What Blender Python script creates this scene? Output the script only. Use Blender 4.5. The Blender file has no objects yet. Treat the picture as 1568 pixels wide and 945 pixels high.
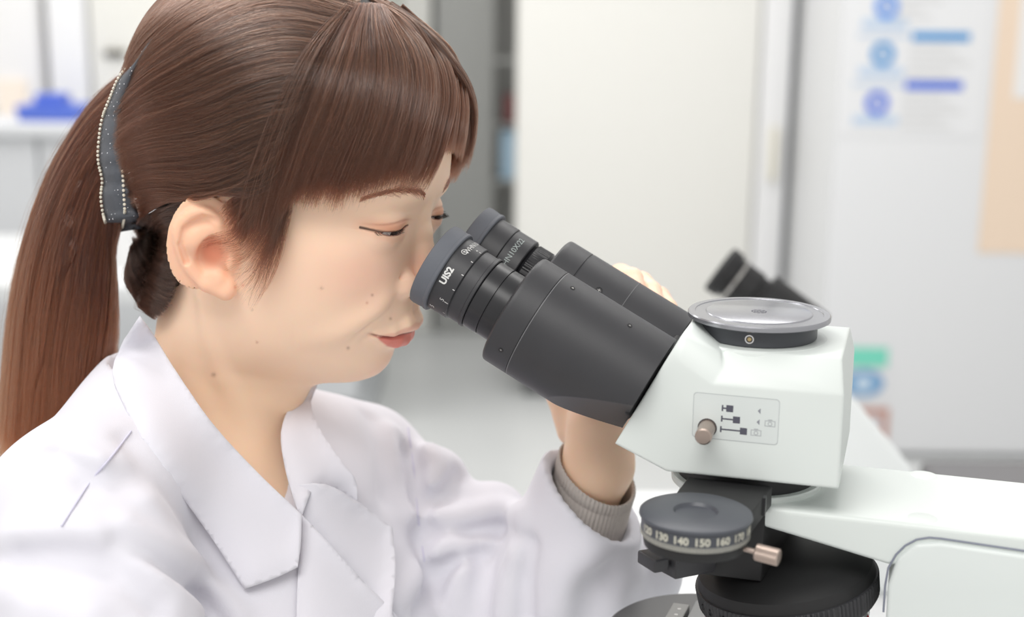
import bpy, bmesh, math, random
import numpy as np
from mathutils import Vector, Matrix

# ------------------------------------------------------------------ camera
F = 2100.0
TH = math.radians(12.6)
RL = math.radians(0.7)
ZC = 1.36
ct, st, cr, sr = math.cos(TH), math.sin(TH), math.cos(RL), math.sin(RL)
scene = bpy.context.scene
COL = scene.collection
cam_data = bpy.data.cameras.new('camera')
cam = bpy.data.objects.new('camera', cam_data)
COL.objects.link(cam)
cam_data.sensor_width = 36.0
cam_data.lens = 36.0 * F / 1568.0
cam_data.clip_start = 0.02
cam.matrix_world = (Matrix.Translation((0, 0, ZC)) @ Matrix.Rotation(math.radians(90) - TH, 4, 'X')
                    @ Matrix.Rotation(RL, 4, 'Z'))
cam_data.dof.use_dof = True
cam_data.dof.focus_distance = 0.83
cam_data.dof.aperture_fstop = 4.0
scene.camera = cam

# ------------------------------------------------------------------ light
world = bpy.data.worlds.new('bright_laboratory')
scene.world = world
world.use_nodes = True
bg = world.node_tree.nodes['Background']
bg.inputs[0].default_value = (1.0, 0.985, 0.965, 1)
bg.inputs[1].default_value = 0.78


def area_light(name, loc, aim, sx, sy, power, color=(1, 1, 1)):
    l = bpy.data.lights.new(name, 'AREA')
    l.shape = 'RECTANGLE'
    l.size, l.size_y, l.energy, l.color = sx, sy, power, color
    o = bpy.data.objects.new(name, l)
    o.location = loc
    o.rotation_euler = (Vector(aim) - Vector(loc)).to_track_quat('-Z', 'Y').to_euler()
    COL.objects.link(o)
    return o


area_light('ceiling_lamp', (-0.45, -0.25, 2.65), (0.0, 0.9, 1.1), 1.5, 0.7, 23, (1, 0.985, 0.96))
area_light('ceiling_lamp', (-0.75, 1.35, 2.6), (-0.2, 0.9, 1.2), 0.7, 0.35, 10, (1, 0.99, 0.98))
area_light('ceiling_lamp', (0.3, 2.6, 2.8), (0.3, 2.8, 0), 1.4, 1.4, 32, (1, 0.985, 0.96))
area_light('ceiling_lamp', (-1.6, 3.8, 2.8), (-1.6, 3.8, 0), 1.4, 1.0, 28, (1, 0.985, 0.96))

scene.view_settings.view_transform = 'Standard'
scene.view_settings.look = 'None'
scene.view_settings.gamma = 1.0
scene.view_settings.use_curve_mapping = False
scene.view_settings.exposure = 0.0
scene.cycles.use_denoising = True


# ------------------------------------------------------------------ helpers
def P(px, py, d):
    """World point at a depth d (metres along the optical axis) for a sight line."""
    u = (px - 784) / F
    v = -(py - 472.5) / F
    xc = (u * cr - v * sr) * d
    yc = (u * sr + v * cr) * d
    return np.array([xc, d * ct + yc * st, ZC - d * st + yc * ct])


def ray_floor(px, py, z=0.0):
    r = P(px, py, 1.0) - np.array([0, 0, ZC])
    return np.array([0, 0, ZC]) + r * ((z - ZC) / r[2])


def ray_y(px, py, y):
    r = P(px, py, 1.0) - np.array([0, 0, ZC])
    return np.array([0, 0, ZC]) + r * (y / r[1])


def srgb(r, g, b):
    f = lambda c: (c / 255 / 12.92) if c / 255 <= 0.04045 else ((c / 255 + 0.055) / 1.055) ** 2.4
    return (f(r), f(g), f(b), 1.0)


MATS = {}


def mat(name, color, rough=0.5, metal=0.0, spec=0.5, bump=0.0, bscale=400.0, var=0.0, vscale=30.0, coat=0.0,
        sheen=0.0, emit=0.0, sss=0.0):
    if name in MATS:
        return MATS[name]
    m = bpy.data.materials.new(name)
    m.use_nodes = True
    nt = m.node_tree
    b = nt.nodes['Principled BSDF']
    b.inputs['Base Color'].default_value = color if len(color) == 4 else (*color, 1)
    b.inputs['Roughness'].default_value = rough
    b.inputs['Metallic'].default_value = metal
    b.inputs['Specular IOR Level'].default_value = spec
    b.inputs['Coat Weight'].default_value = coat
    b.inputs['Sheen Weight'].default_value = sheen
    if emit:
        b.inputs['Emission Color'].default_value = color
        b.inputs['Emission Strength'].default_value = emit
    tc = nt.nodes.new('ShaderNodeTexCoord')
    if var:
        n = nt.nodes.new('ShaderNodeTexNoise')
        n.inputs['Scale'].default_value = vscale
        n.inputs['Detail'].default_value = 4
        r = nt.nodes.new('ShaderNodeMix')
        r.data_type = 'RGBA'
        c = b.inputs['Base Color'].default_value
        r.inputs[6].default_value = (c[0] * (1 - var), c[1] * (1 - var), c[2] * (1 - var), 1)
        r.inputs[7].default_value = (min(1, c[0] * (1 + var)), min(1, c[1] * (1 + var)), min(1, c[2] * (1 + var)), 1)
        nt.links.new(tc.outputs['Object'], n.inputs['Vector'])
        nt.links.new(n.outputs['Fac'], r.inputs[0])
        nt.links.new(r.outputs[2], b.inputs['Base Color'])
    if bump:
        n2 = nt.nodes.new('ShaderNodeTexNoise')
        n2.inputs['Scale'].default_value = bscale
        n2.inputs['Detail'].default_value = 3
        bp = nt.nodes.new('ShaderNodeBump')
        bp.inputs['Strength'].default_value = bump
        bp.inputs['Distance'].default_value = 0.001
        nt.links.new(tc.outputs['Object'], n2.inputs['Vector'])
        nt.links.new(n2.outputs['Fac'], bp.inputs['Height'])
        nt.links.new(bp.outputs['Normal'], b.inputs['Normal'])
    MATS[name] = m
    return m


def tag(o, label=None, cat=None, group=None, kind=None):
    if label: o['label'] = label
    if cat: o['category'] = cat
    if group: o['group'] = group
    if kind: o['kind'] = kind
    return o


def empty(name, loc=(0, 0, 0), rz=0.0):
    o = bpy.data.objects.new(name, None)
    o.location = loc
    o.rotation_euler = (0, 0, rz)
    o.empty_display_size = 0.02
    COL.objects.link(o)
    return o


def mesh_obj(name, verts, faces, material, parent=None, smooth=True, angle=None):
    me = bpy.data.meshes.new(name)
    me.from_pydata([tuple(map(float, v)) for v in verts], [], [tuple(map(int, f)) for f in faces])
    me.update()
    if material: me.materials.append(material)
    if smooth:
        me.polygons.foreach_set('use_smooth', [True] * len(me.polygons))
        if angle is not None:
            bm = bmesh.new(); bm.from_mesh(me)
            for e in bm.edges:
                if len(e.link_faces) == 2 and e.calc_face_angle(0) > math.radians(angle):
                    e.smooth = False
            bm.to_mesh(me); bm.free()
    o = bpy.data.objects.new(name, me)
    COL.objects.link(o)
    if parent: o.parent = parent
    return o


class MB:
    """Collects shapes of ONE part."""
    def __init__(self): self.v, self.f = [], []

    def add(self, v, f):
        n = len(self.v)
        self.v += [np.asarray(p, float) for p in v]
        self.f += [tuple(i + n for i in q) for q in f]
        return self

    def box(self, lo, hi):
        x0, y0, z0 = lo; x1, y1, z1 = hi
        v = [(x0, y0, z0), (x1, y0, z0), (x1, y1, z0), (x0, y1, z0), (x0, y0, z1), (x1, y0, z1), (x1, y1, z1), (x0, y1, z1)]
        return self.add(v, [(3, 2, 1, 0), (4, 5, 6, 7), (0, 1, 5, 4), (1, 2, 6, 5), (2, 3, 7, 6), (3, 0, 4, 7)])

    def hexa(self, v):
        return self.add(v, [(3, 2, 1, 0), (4, 5, 6, 7), (0, 1, 5, 4), (1, 2, 6, 5), (2, 3, 7, 6), (3, 0, 4, 7)])

    def hull(self, pts):
        bm = bmesh.new()
        for p in pts: bm.verts.new(p)
        bmesh.ops.convex_hull(bm, input=bm.verts)
        for v in [v for v in bm.verts if not v.link_faces]: bm.verts.remove(v)
        bmesh.ops.dissolve_limit(bm, angle_limit=0.02, verts=bm.verts, edges=bm.edges)
        bm.verts.index_update()
        v = [tuple(x.co) for x in bm.verts]
        f = [tuple(q.index for q in x.verts) for x in bm.faces]
        bm.free()
        return self.add(v, f)

    def lathe(self, prof, org, ax, ref, seg=64, r_fn=None, closed=False):
        """prof: (s, r) along the axis. ref: direction of angle 0."""
        ax = np.array(ax, float) / np.linalg.norm(ax)
        ref = np.array(ref, float); ref -= ref @ ax * ax; ref /= np.linalg.norm(ref)
        ot = np.cross(ax, ref)
        org = np.array(org, float)
        v, f = [], []
        for s, r in prof:
            for k in range(seg):
                a = 2 * math.pi * k / seg
                rr = r_fn(s, r, a) if r_fn else r
                v.append(org + ax * s + rr * (ref * math.cos(a) + ot * math.sin(a)))
        n = len(prof)
        for i in range(n - 1):
            for k in range(seg):
                k2 = (k + 1) % seg
                f.append((i * seg + k, i * seg + k2, (i + 1) * seg + k2, (i + 1) * seg + k))
        if not closed:
            if prof[0][1] > 1e-6: f.append(tuple(range(seg))[::-1])
            if prof[-1][1] > 1e-6: f.append(tuple(range((n - 1) * seg, n * seg)))
        return self.add(v, f)

    def tube(self, pts, rad, seg=8, cap=True):
        pts = [np.array(p, float) for p in pts]
        n = len(pts)
        rads = rad if hasattr(rad, '__len__') else [rad] * n
        v, f = [], []
        t0 = pts[1] - pts[0]
        ref = np.cross(t0, [0, 0, 1.0])
        if np.linalg.norm(ref) < 1e-9: ref = np.array([1.0, 0, 0])
        ref /= np.linalg.norm(ref)
        for i in range(n):
            t = pts[min(i + 1, n - 1)] - pts[max(i - 1, 0)]
            t /= (np.linalg.norm(t) + 1e-12)
            ref = ref - ref @ t * t; ref /= (np.linalg.norm(ref) + 1e-12)
            o = np.cross(t, ref)
            for k in range(seg):
                a = 2 * math.pi * k / seg
                v.append(pts[i] + rads[i] * (ref * math.cos(a) + o * math.sin(a)))
        for i in range(n - 1):
            for k in range(seg):
                k2 = (k + 1) % seg
                f.append((i * seg + k, i * seg + k2, (i + 1) * seg + k2, (i + 1) * seg + k))
        if cap:
            f.append(tuple(range(seg))[::-1]); f.append(tuple(range((n - 1) * seg, n * seg)))
        return self.add(v, f)

    def build(self, name, material, parent=None, smooth=True, angle=35, bevel=0.0, bseg=3):
        me = bpy.data.meshes.new(name)
        me.from_pydata([tuple(map(float, p)) for p in self.v], [], self.f)
        bm = bmesh.new(); bm.from_mesh(me)
        bmesh.ops.remove_doubles(bm, verts=bm.verts, dist=1e-7)
        bmesh.ops.recalc_face_normals(bm, faces=bm.faces)
        if bevel:
            es = [e for e in bm.edges if len(e.link_faces) == 2 and e.calc_face_angle(0) > math.radians(20)]
            bmesh.ops.bevel(bm, geom=es, offset=bevel, offset_type='OFFSET', segments=bseg, profile=0.5,
                            affect='EDGES', clamp_overlap=True)
        for fc in bm.faces: fc.smooth = smooth
        if smooth:
            for e in bm.edges:
                if len(e.link_faces) == 2 and e.calc_face_angle(0) > math.radians(angle): e.smooth = False
        bm.to_mesh(me); bm.free()
        if material: me.materials.append(material)
        o = bpy.data.objects.new(name, me)
        COL.objects.link(o)
        if parent: o.parent = parent
        return o


def text_mesh(s, size, bold=0.0):
    """Flat lettering as (verts, faces) in the XY plane, centred."""
    c = bpy.data.curves.new('lettering', 'FONT')
    c.body = s; c.size = size; c.align_x = 'CENTER'; c.align_y = 'CENTER'
    c.resolution_u = 3; c.offset = bold
    o = bpy.data.objects.new('lettering', c)
    me = bpy.data.meshes.new_from_object(o)
    v = np.array([x.co[:] for x in me.vertices]) if len(me.vertices) else np.zeros((0, 3))
    f = [tuple(p.vertices) for p in me.polygons]
    bpy.data.objects.remove(o); bpy.data.curves.remove(c); bpy.data.meshes.remove(me)
    return v, f


def smoothstep(a, b, x):
    t = np.clip((x - a) / (b - a), 0, 1)
    return t * t * (3 - 2 * t)


def resample(pts, n):
    """Catmull-Rom through pts, n samples evenly spaced along the length."""
    p = np.asarray(pts, float)
    if len(p) == 2:
        t = np.linspace(0, 1, n)[:, None]
        return p[0] * (1 - t) + p[1] * t
    q = np.vstack([2 * p[0] - p[1], p, 2 * p[-1] - p[-2]])
    out = []
    for i in range(1, len(q) - 2):
        t = np.linspace(0, 1, 24, endpoint=False)[:, None]
        a, b, c, d = q[i - 1], q[i], q[i + 1], q[i + 2]
        out.append(0.5 * ((2 * b) + (c - a) * t + (2 * a - 5 * b + 4 * c - d) * t ** 2 + (3 * b - a - 3 * c + d) * t ** 3))
    out = np.vstack(out + [p[-1:]])
    L = np.concatenate([[0], np.cumsum(np.linalg.norm(np.diff(out, axis=0), axis=1))])
    s = np.linspace(0, L[-1], n)
    return np.stack([np.interp(s, L, out[:, k]) for k in range(out.shape[1])], 1)

# ------------------------------------------------------------------ setting
M_wall = mat('white_wall_paint', srgb(232, 231, 228), 0.7, bump=0.05, bscale=60)
M_floor = mat('grey_vinyl_floor', srgb(203, 205, 205), 0.35, var=0.02, vscale=4)
M_cab = mat('warm_white_cabinet', srgb(233, 232, 227), 0.55, var=0.01)
M_cab2 = mat('white_cabinet', srgb(233, 233, 234), 0.55)
M_locker = mat('grey_locker_paint', srgb(168, 169, 167), 0.5, var=0.02)
M_gap = mat('gap_shade_grey', srgb(82, 90, 104), 0.7)
M_paper = mat('paper_white', srgb(232, 232, 232), 0.8)


def panel(mb, px0, px1, z0, z1, y, th):
    """Upright slab between two sight lines at distance y."""
    x0 = ray_y(px0, 420, y)[0]; x1 = ray_y(px1, 420, y)[0]
    mb.box((x0, y, z0), (x1, y + th, z1))
    return x0, x1


YB = 4.62
fl = MB().box((-3.6, -1.2, -0.05), (3.4, 8.2, 0.0)).build('floor', M_floor); tag(fl, kind='structure')
x_c0 = ray_y(787, 420, YB)[0]; x_c1 = ray_y(1148, 420, YB)[0]; x_c2 = ray_y(1196, 420, YB)[0]; x_g = ray_y(1204, 420, YB)[0]
wb = MB().box((-3.6, 8.0, 0), (3.4, 8.2, 2.9)).build('wall_back', M_wall); tag(wb, kind='structure')
wl = MB().box((-3.7, -1.2, 0), (-3.6, 8.2, 2.9)).build('wall_left', M_wall); tag(wl, kind='structure')

# tall warm white cabinet in the middle
cab = empty('storage_cabinet', ((x_c0 + x_c1) / 2, YB, 0))
tag(cab, 'tall warm-white cabinet with recessed plinth toned dark as shade standing behind the microscope head', 'cabinet')
def rel(o, root):
    o.location = Vector((0, 0, 0)) - root.location
    return o
rel(MB().box((x_c0, YB + 0.02, 0.10), (x_c1, YB + 0.5, 2.6)).build('body', M_cab, cab, bevel=0.004), cab)
rel(MB().box((x_c0 + 0.04, YB + 0.06, 0.0), (x_c1 - 0.02, YB + 0.46, 0.10)).build('plinth', mat('plinth_shade_grey', srgb(96, 98, 98), 0.6), cab), cab)  # dark grey paints in the shadow at the cabinet's foot
rel(MB().box((x_c0 + 0.006, YB, 0.11), (x_c1 - 0.006, YB + 0.019, 2.59)).build('door', M_cab, cab, bevel=0.003), cab)

slim = empty('slim_cabinet', ((x_c1 + x_c2) / 2, YB, 0))
tag(slim, 'narrow white cabinet with beige handle beside the tall warm-white cabinet', 'cabinet')
rel(MB().box((x_c1 + 0.003, YB + 0.02, 0.0), (x_c2, YB + 0.5, 2.6)).build('body', M_cab2, slim, bevel=0.004), slim)
dslim = rel(MB().box((x_c1 + 0.006, YB - 0.0, 0.1), (x_c2 - 0.004, YB + 0.019, 2.59)).build('door', M_cab2, slim, bevel=0.003), slim)
hx = ray_y(1183, 235, YB)
h = MB().box((hx[0] - 0.013, YB - 0.03, hx[2] - 0.09), (hx[0] + 0.013, YB, hx[2] + 0.09)).build('handle', mat('beige_handle', srgb(222, 218, 204), 0.5), dslim, bevel=0.006)

# dark gap + wall and door on the right
wr = MB().box((x_g + 0.004, YB + 0.05, 0), (3.4, YB + 0.2, 2.9)).build('wall_right', M_wall); tag(wr, kind='structure')
gp = MB().box((x_c2 + 0.002, YB + 0.03, 0), (x_g - 0.001, YB + 0.4, 2.6)).build('gap_shade_1', M_gap); tag(gp, kind='structure')  # slab filling the gap, its shade put into the dark colour
YF = 4.03
xd0 = x_g + 0.002
tall = empty('tall_cabinet', (xd0 + 0.5, YF, 0))
tag(tall, 'tall white cabinet with smooth door carrying the blue-ring poster and stickers', 'cabinet')
M_fr = mat('white_door', srgb(226, 227, 229), 0.55)
rel(MB().box((xd0, YF + 0.034, 0.0), (xd0 + 1.0, YF + 0.56, 2.5)).build('body', M_fr, tall, bevel=0.004), tall)
rel(MB().box((xd0 + 0.002, YF + 0.026, 0.02), (xd0 + 0.998, YF + 0.0338, 2.49)).build('door_seal', mat('pale_seam_grey', srgb(176, 178, 182), 0.7), tall), tall)
rel(MB().box((xd0, YF, 0.02), (xd0 + 1.0, YF + 0.0259, 2.5)).build('door', M_fr, tall, bevel=0.004), tall)
YD = YF - 0.0005
# poster with three ring icons
M_blue = [mat('poster_blue', srgb(70, 140, 225), 0.7), mat('poster_azure', srgb(30, 140, 205), 0.7), mat('poster_royal', srgb(45, 100, 215), 0.7)]
M_pale = mat('poster_pale_blue', srgb(188, 206, 228), 0.7)
M_faint = mat('poster_faint_print', srgb(214, 214, 214), 0.8)
pa = ray_y(1300, -75, YD - 0.002); pb = ray_y(1500, 210, YD - 0.002)
poster = empty('notice_poster', (pa[0], YD - 0.002, pb[2]))
tag(poster, 'white notice poster with three blue ring symbols and blue bars on the white door', 'poster')
rel(MB().box((pa[0], YD - 0.0025, pb[2]), (pb[0], YD - 0.0005, pa[2])).build('sheet', mat('poster_sheet', srgb(227, 228, 230), 0.8), poster), poster)
rows = [((1358, 10), (1400, -40), (1355, 36), 0), ((1352, 83), (1441, 56), (1349, 110), 1), ((1343, 158), (1430, 131), (1340, 184), 2)]
for (rx, ry), (bx, by), (lx, ly), k in rows:
    c = ray_y(rx, ry, YD - 0.004)
    rel(MB().lathe([(-0.001, 0.0165), (-0.001, 0.0345), (0.001, 0.0345), (0.001, 0.0165), (-0.001, 0.0165)], c, (0, 1, 0), (1, 0, 0), 40, closed=True,
        ).build('ring_symbol', M_blue[k], poster), poster)
    b = ray_y(bx, by, YD - 0.004)
    rel(MB().box((b[0] - 0.083, YD - 0.005, b[2] - 0.012), (b[0] + 0.083, YD - 0.003, b[2] + 0.012)).build('bar', M_blue[k], poster), poster)
    rel(MB().box((c[0] - 0.075, YD - 0.005, b[2] - 0.002), (c[0] + 0.07, YD - 0.003, b[2] + 0.006)).build('rule', M_pale, poster), poster)
    l = ray_y(lx, ly, YD - 0.004)
    rel(MB().box((l[0] - 0.065, YD - 0.005, l[2] - 0.012), (l[0] + 0.065, YD - 0.003, l[2] + 0.012)).build('caption', M_pale, poster), poster)
    tx = MB()
    for q in range(5):
        z = b[2] - 0.035 - 0.022 * q
        tx.box((b[0] - 0.09, YD - 0.0045, z), (b[0] + 0.06 + 0.03 * ((q * 7) % 3 - 1), YD - 0.0035, z + 0.007))
    rel(tx.build('small_print', M_faint, poster), poster)

q0 = ray_y(1536, -60, YD - 0.002); q1 = ray_y(1575, 388, YD - 0.002)
peach = empty('peach_poster', (q0[0], YD - 0.002, q1[2]))
tag(peach, 'peach-coloured poster at the edge of the white door', 'poster')
rel(MB().box((q0[0], YD - 0.0035, q1[2]), (q0[0] + 0.42, YD - 0.001, q0[2])).build('sheet', mat('peach_paper', srgb(234, 213, 192), 0.8), peach), peach)
q2 = ray_y(1568, 140, YD - 0.004)
rel(MB().box((q2[0] - 0.03, YD - 0.005, q2[2] - 0.02), (q2[0] + 0.2, YD - 0.0036, q2[2] + 0.3)).build('white_label', M_paper, peach), peach)

# stickers lower on the door
def sticker(name, label, px0, py0, px1, py1, m):
    a = ray_y(px0, py0, YD - 0.002); b = ray_y(px1, py1, YD - 0.002)
    o = empty(name, ((a[0] + b[0]) / 2, YD - 0.002, b[2])); tag(o, label, 'sticker')
    rel(MB().box((a[0], YD - 0.0035, b[2]), (b[0], YD - 0.001, a[2])).build('sheet', m, o), o)
    return o
sticker('green_sticker', 'mint-green rectangular sticker low on the white door', 1262, 532, 1358, 562, mat('mint_sticker', srgb(120, 214, 190), 0.6))
s = sticker('emblem_sticker', 'pale sticker with blue oval emblem under the mint-green sticker', 1284, 566, 1358, 608, mat('pale_sticker', srgb(222, 223, 226), 0.7))
c = ray_y(1322, 587, YD - 0.005)
rel(MB().lathe([(-0.001, 0.0), (-0.001, 0.06), (0.001, 0.06), (0.001, 0.0)], c, (0, 1, 0), (1, 0, 0), 40, r_fn=lambda s_, r, a: r * (0.042 / math.hypot(math.cos(a) * 0.042 / 0.062 * 1.0, math.sin(a)) / 0.06 if r else 0)).build('oval_emblem', mat('emblem_blue', srgb(110, 158, 200), 0.6), s), s)
em = MB()
em.lathe([(-0.0022, 0.012), (-0.0022, 0.026), (-0.0012, 0.026)], c, (0, 1, 0), (1, 0, 0), 32)
rel(em.build('emblem_mark', mat('emblem_pale', srgb(190, 210, 228), 0.6), s), s)
s = sticker('framed_sticker', 'small sticker with red-brown frame below the blue oval emblem', 1316, 625, 1358, 672, mat('redbrown_sticker', srgb(190, 140, 124), 0.7))
a = ray_y(1320, 636, YD - 0.005); b = ray_y(1349, 668, YD - 0.005)
rel(MB().box((a[0], YD - 0.005, b[2]), (b[0], YD - 0.0036, a[2])).build('printed_field', mat('greyish_print', srgb(206, 204, 208), 0.7), s), s)

# grey lockers in the passage beyond
YL = 5.6
lock = empty('grey_locker', (ray_y(720, 400, YL)[0], YL, 0))
tag(lock, 'dark grey locker with open side shelves standing in the passage beyond the cabinet', 'cabinet')
xl0 = ray_y(668, 420, YL)[0]; xl1 = ray_y(752, 420, YL)[0]; xl2 = ray_y(800, 420, YL)[0]
rel(MB().box((xl0, YL, 0.0), (xl1, YL + 0.6, 2.5)).build('body', M_locker, lock, bevel=0.004), lock)
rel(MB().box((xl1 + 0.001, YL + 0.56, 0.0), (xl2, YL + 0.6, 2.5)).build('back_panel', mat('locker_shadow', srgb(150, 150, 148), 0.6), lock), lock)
shz = [ray_y(770, y, YL)[2] for y in (92, 190, 276, 400)]
for z in shz:
    rel(MB().box((xl1 + 0.001, YL, z - 0.012), (xl2, YL + 0.3, z)).build('shelf', M_locker, lock, bevel=0.002), lock)
ba = MB().box((xl1 + 0.035, YL + 0.03, 0), (xl2 - 0.02, YL + 0.25, 0.2)).build('blue_box', mat('light_blue_box', srgb(176, 205, 226), 0.6), bevel=0.004)
ba.location = (0, 0, shz[2]); tag(ba, 'light-blue box on the open shelf beside the dark grey locker', 'box')
ba = MB().box((xl1 + 0.045, YL + 0.03, 0), (xl2 - 0.02, YL + 0.25, 0.11)).build('red_box', mat('dull_red_box', srgb(120, 66, 66), 0.6), bevel=0.004)
ba.location = (0, 0, shz[1]); tag(ba, 'dull red box on the open shelf above the light-blue box', 'box')
colm = MB()
xq0 = ray_y(560, 420, YL)[0]; xq1 = ray_y(660, 420, YL)[0]
pl = empty('pale_locker', ((xq0 + xq1) / 2, YL - 0.02, 0)); tag(pl, 'pale greenish-white locker beside the dark grey locker in the passage', 'cabinet')
rel(MB().box((xq0, YL - 0.0, 0.0), (xq1 - 0.12, YL + 0.6, 2.5)).build('body', mat('pale_green_white', srgb(196, 200, 192), 0.5), pl, bevel=0.004), pl)
rel(MB().box((xq1 - 0.119, YL + 0.02, 0.0), (xq1, YL + 0.6, 2.5)).build('side_panel', mat('pale_white_side', srgb(226, 226, 222), 0.5), pl, bevel=0.004), pl)

# bench and wall units at the far left
YN = 4.3
zb = ray_y(100, 192, YN)[2]
bn = empty('cupboard_bench', (-2.2, YN, 0)); tag(bn, 'pale grey laboratory bench along the far left behind the ponytail', 'bench')
rel(MB().box((-3.5, YN, zb - 0.04), (ray_y(560, 300, YN)[0], YN + 0.7, zb)).build('worktop', mat('bench_top_grey', srgb(214, 216, 219), 0.5), bn, bevel=0.004), bn)
for k in range(3):
    x0 = -3.5 + k * 1.0
    d = rel(MB().box((x0 + 0.005, YN + 0.02, 0.08), (min(x0 + 0.995, ray_y(560, 300, YN)[0]), YN + 0.66, zb - 0.041)).build('cupboard', mat('bench_front_grey', srgb(206, 208, 211), 0.55), bn, bevel=0.004), bn)
rel(MB().box((-3.5, YN + 0.08, 0.0), (ray_y(560, 300, YN)[0], YN + 0.6, 0.079)).build('plinth', mat('bench_plinth', srgb(178, 181, 183), 0.6), bn), bn)
units = [(-40, 62, 'white wall unit at the far left edge above the side bench', 'wall_unit', (233, 232, 231)), (74, 135, 'white wall unit behind the blue tray above the side bench', 'wall_unit', (236, 236, 236)),
         (139, 400, 'cream wall unit with dark slot handle behind the hair clip', 'wall_unit', (228, 227, 220))]
for i, (a0, a1, lb, nm, cc) in enumerate(units):
    x0 = ray_y(a0, 100, YN + 0.4)[0]; x1 = ray_y(a1, 100, YN + 0.4)[0]
    u = empty(nm, ((x0 + x1) / 2, YN + 0.4, zb)); tag(u, lb, 'cabinet')
    rel(MB().box((x0, YN + 0.42, zb + 0.001), (x1, YN + 0.69, 2.3)).build('body', mat('unit_white_%d' % i, srgb(*cc), 0.55), u, bevel=0.004), u)
    d = rel(MB().box((x0 + 0.004, YN + 0.4, zb + 0.02), (x1 - 0.004, YN + 0.419, 2.29)).build('door', mat('unit_white_%d' % i, (1, 1, 1)), u, bevel=0.003), u)
    if i == 2:
        c = ray_y(176, 82, YN + 0.395)
        MB().box((c[0] - 0.035, YN + 0.385, c[2] - 0.012), (c[0] + 0.035, YN + 0.4, c[2] + 0.012)).build('handle', mat('dark_slot', srgb(92, 88, 80), 0.6), d, bevel=0.003)
    if i == 0:
        c = ray_y(20, 150, YN + 0.395)
        MB().box((c[0] - 0.05, YN + 0.386, c[2] - 0.06), (c[0] + 0.05, YN + 0.4, c[2] + 0.06)).build('paper_note', mat('cream_note', srgb(236, 224, 210), 0.7), d)
c = ray_y(84, 180, YN + 0.2)
tray = empty('blue_tray', (c[0], YN + 0.2, zb)); tag(tray, 'blue tray lying on the pale grey bench at the far left', 'tray')
t = MB().hexa([(-0.09, -0.08, 0), (0.09, -0.08, 0), (0.09, 0.08, 0), (-0.09, 0.08, 0), (-0.1, -0.09, 0.05), (0.1, -0.09, 0.05), (0.1, 0.09, 0.05), (-0.1, 0.09, 0.05)])
t.build('tray_body', mat('tray_blue', srgb(84, 112, 205), 0.5), tray, bevel=0.004)
MB().box((-0.05, -0.04, 0.05), (0.04, 0.05, 0.085)).build('lid_knob', mat('tray_blue', (0, 0, 0)), tray, bevel=0.004)
# bottle glimpsed between ponytail and neck, white basin at the left edge
c = ray_floor(186, 430, zb)
bo = empty('wash_bottle', (c[0], YN + 0.1, zb)); 
bo.location = (ray_y(186, 400, 3.2)[0], 3.2, 0.74)
tag(bo, 'white bottle with pink cap glimpsed between the ponytail and the neck', 'bottle')
MB().lathe([(0, 0.0), (0, 0.035), (0.09, 0.036), (0.115, 0.02), (0.12, 0.016)], (0, 0, 0), (0, 0, 1), (1, 0, 0), 32).build('bottle_body', mat('bottle_white', srgb(226, 226, 226), 0.4), bo)
MB().lathe([(0.12, 0.0), (0.12, 0.02), (0.165, 0.018), (0.17, 0.0)], (0, 0, 0), (0, 0, 1), (1, 0, 0), 32).build('cap', mat('bottle_pink', srgb(240, 168, 182), 0.45), bo)
tb = empty('work_table', (-1.1, 3.2, 0)); tag(tb, 'white work table behind the ponytail, nearer than the side bench', 'table')
rel(MB().box((-2.3, 2.95, 0.70), (ray_y(300, 400, 3.2)[0], 3.6, 0.74)).build('tabletop', mat('table_white', srgb(218, 220, 221), 0.5), tb, bevel=0.004), tb)
for lx in (-2.25, ray_y(300, 400, 3.2)[0] - 0.05):
    for ly in (3.0, 3.55):
        rel(MB().box((lx - 0.02, ly - 0.02, 0), (lx + 0.02, ly + 0.02, 0.70)).build('leg', mat('table_leg', srgb(190, 192, 194), 0.5), tb, bevel=0.003), tb)

# grey box bench on the right, second microscope
g0 = ray_y(1408, 704, 1.75)
gb = empty('grey_cart', (g0[0] + 0.4, 1.58, 0)); tag(gb, 'grey equipment cart behind the white microscope arm', 'cart')
rel(MB().box((g0[0], 1.40, g0[2] - 0.06), (g0[0] + 0.9, 1.75, g0[2])).build('top_box', mat('cart_grey', srgb(104, 103, 105), 0.5), gb, bevel=0.008), gb)
for lx in (g0[0] + 0.04, g0[0] + 0.86):
    for ly in (1.44, 1.71):
        rel(MB().box((lx - 0.02, ly - 0.02, 0), (lx + 0.02, ly + 0.02, g0[2] - 0.06)).build('leg', mat('cart_grey', (0, 0, 0)), gb), gb)
# ------------------------------------------------------------------ microscope
PSI = math.radians(16.5)
O0 = np.array([0, 0, ZC])
AV = np.array([math.cos(PSI), -math.sin(PSI), 0]); BV = np.array([math.sin(PSI), math.cos(PSI), 0]); ZV = np.array([0, 0, 1.0])
CP = P(678, 408, 0.835) + 0.031 * BV
BENCH = 0.76
M_white = mat('scope_white_enamel', srgb(216, 222, 219), 0.38, spec=0.5, bump=0.02, bscale=900)
M_white2 = mat('scope_white_panel', srgb(214, 220, 218), 0.42)
M_black = mat('scope_black_enamel', srgb(50, 50, 53), 0.45, spec=0.5, bump=0.12, bscale=2500, var=0.12, vscale=60)
M_black2 = mat('scope_black_gloss', srgb(34, 34, 37), 0.33, spec=0.5)
M_blackm = mat('scope_black_matt', srgb(34, 34, 35), 0.55, spec=0.4, bump=0.1, bscale=2000)
M_rubber = mat('eyecup_rubber', srgb(98, 101, 108), 0.62, spec=0.35, bump=0.05, bscale=500, var=0.10, vscale=90)
M_print = mat('white_print', srgb(214, 214, 212), 0.6)
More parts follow.
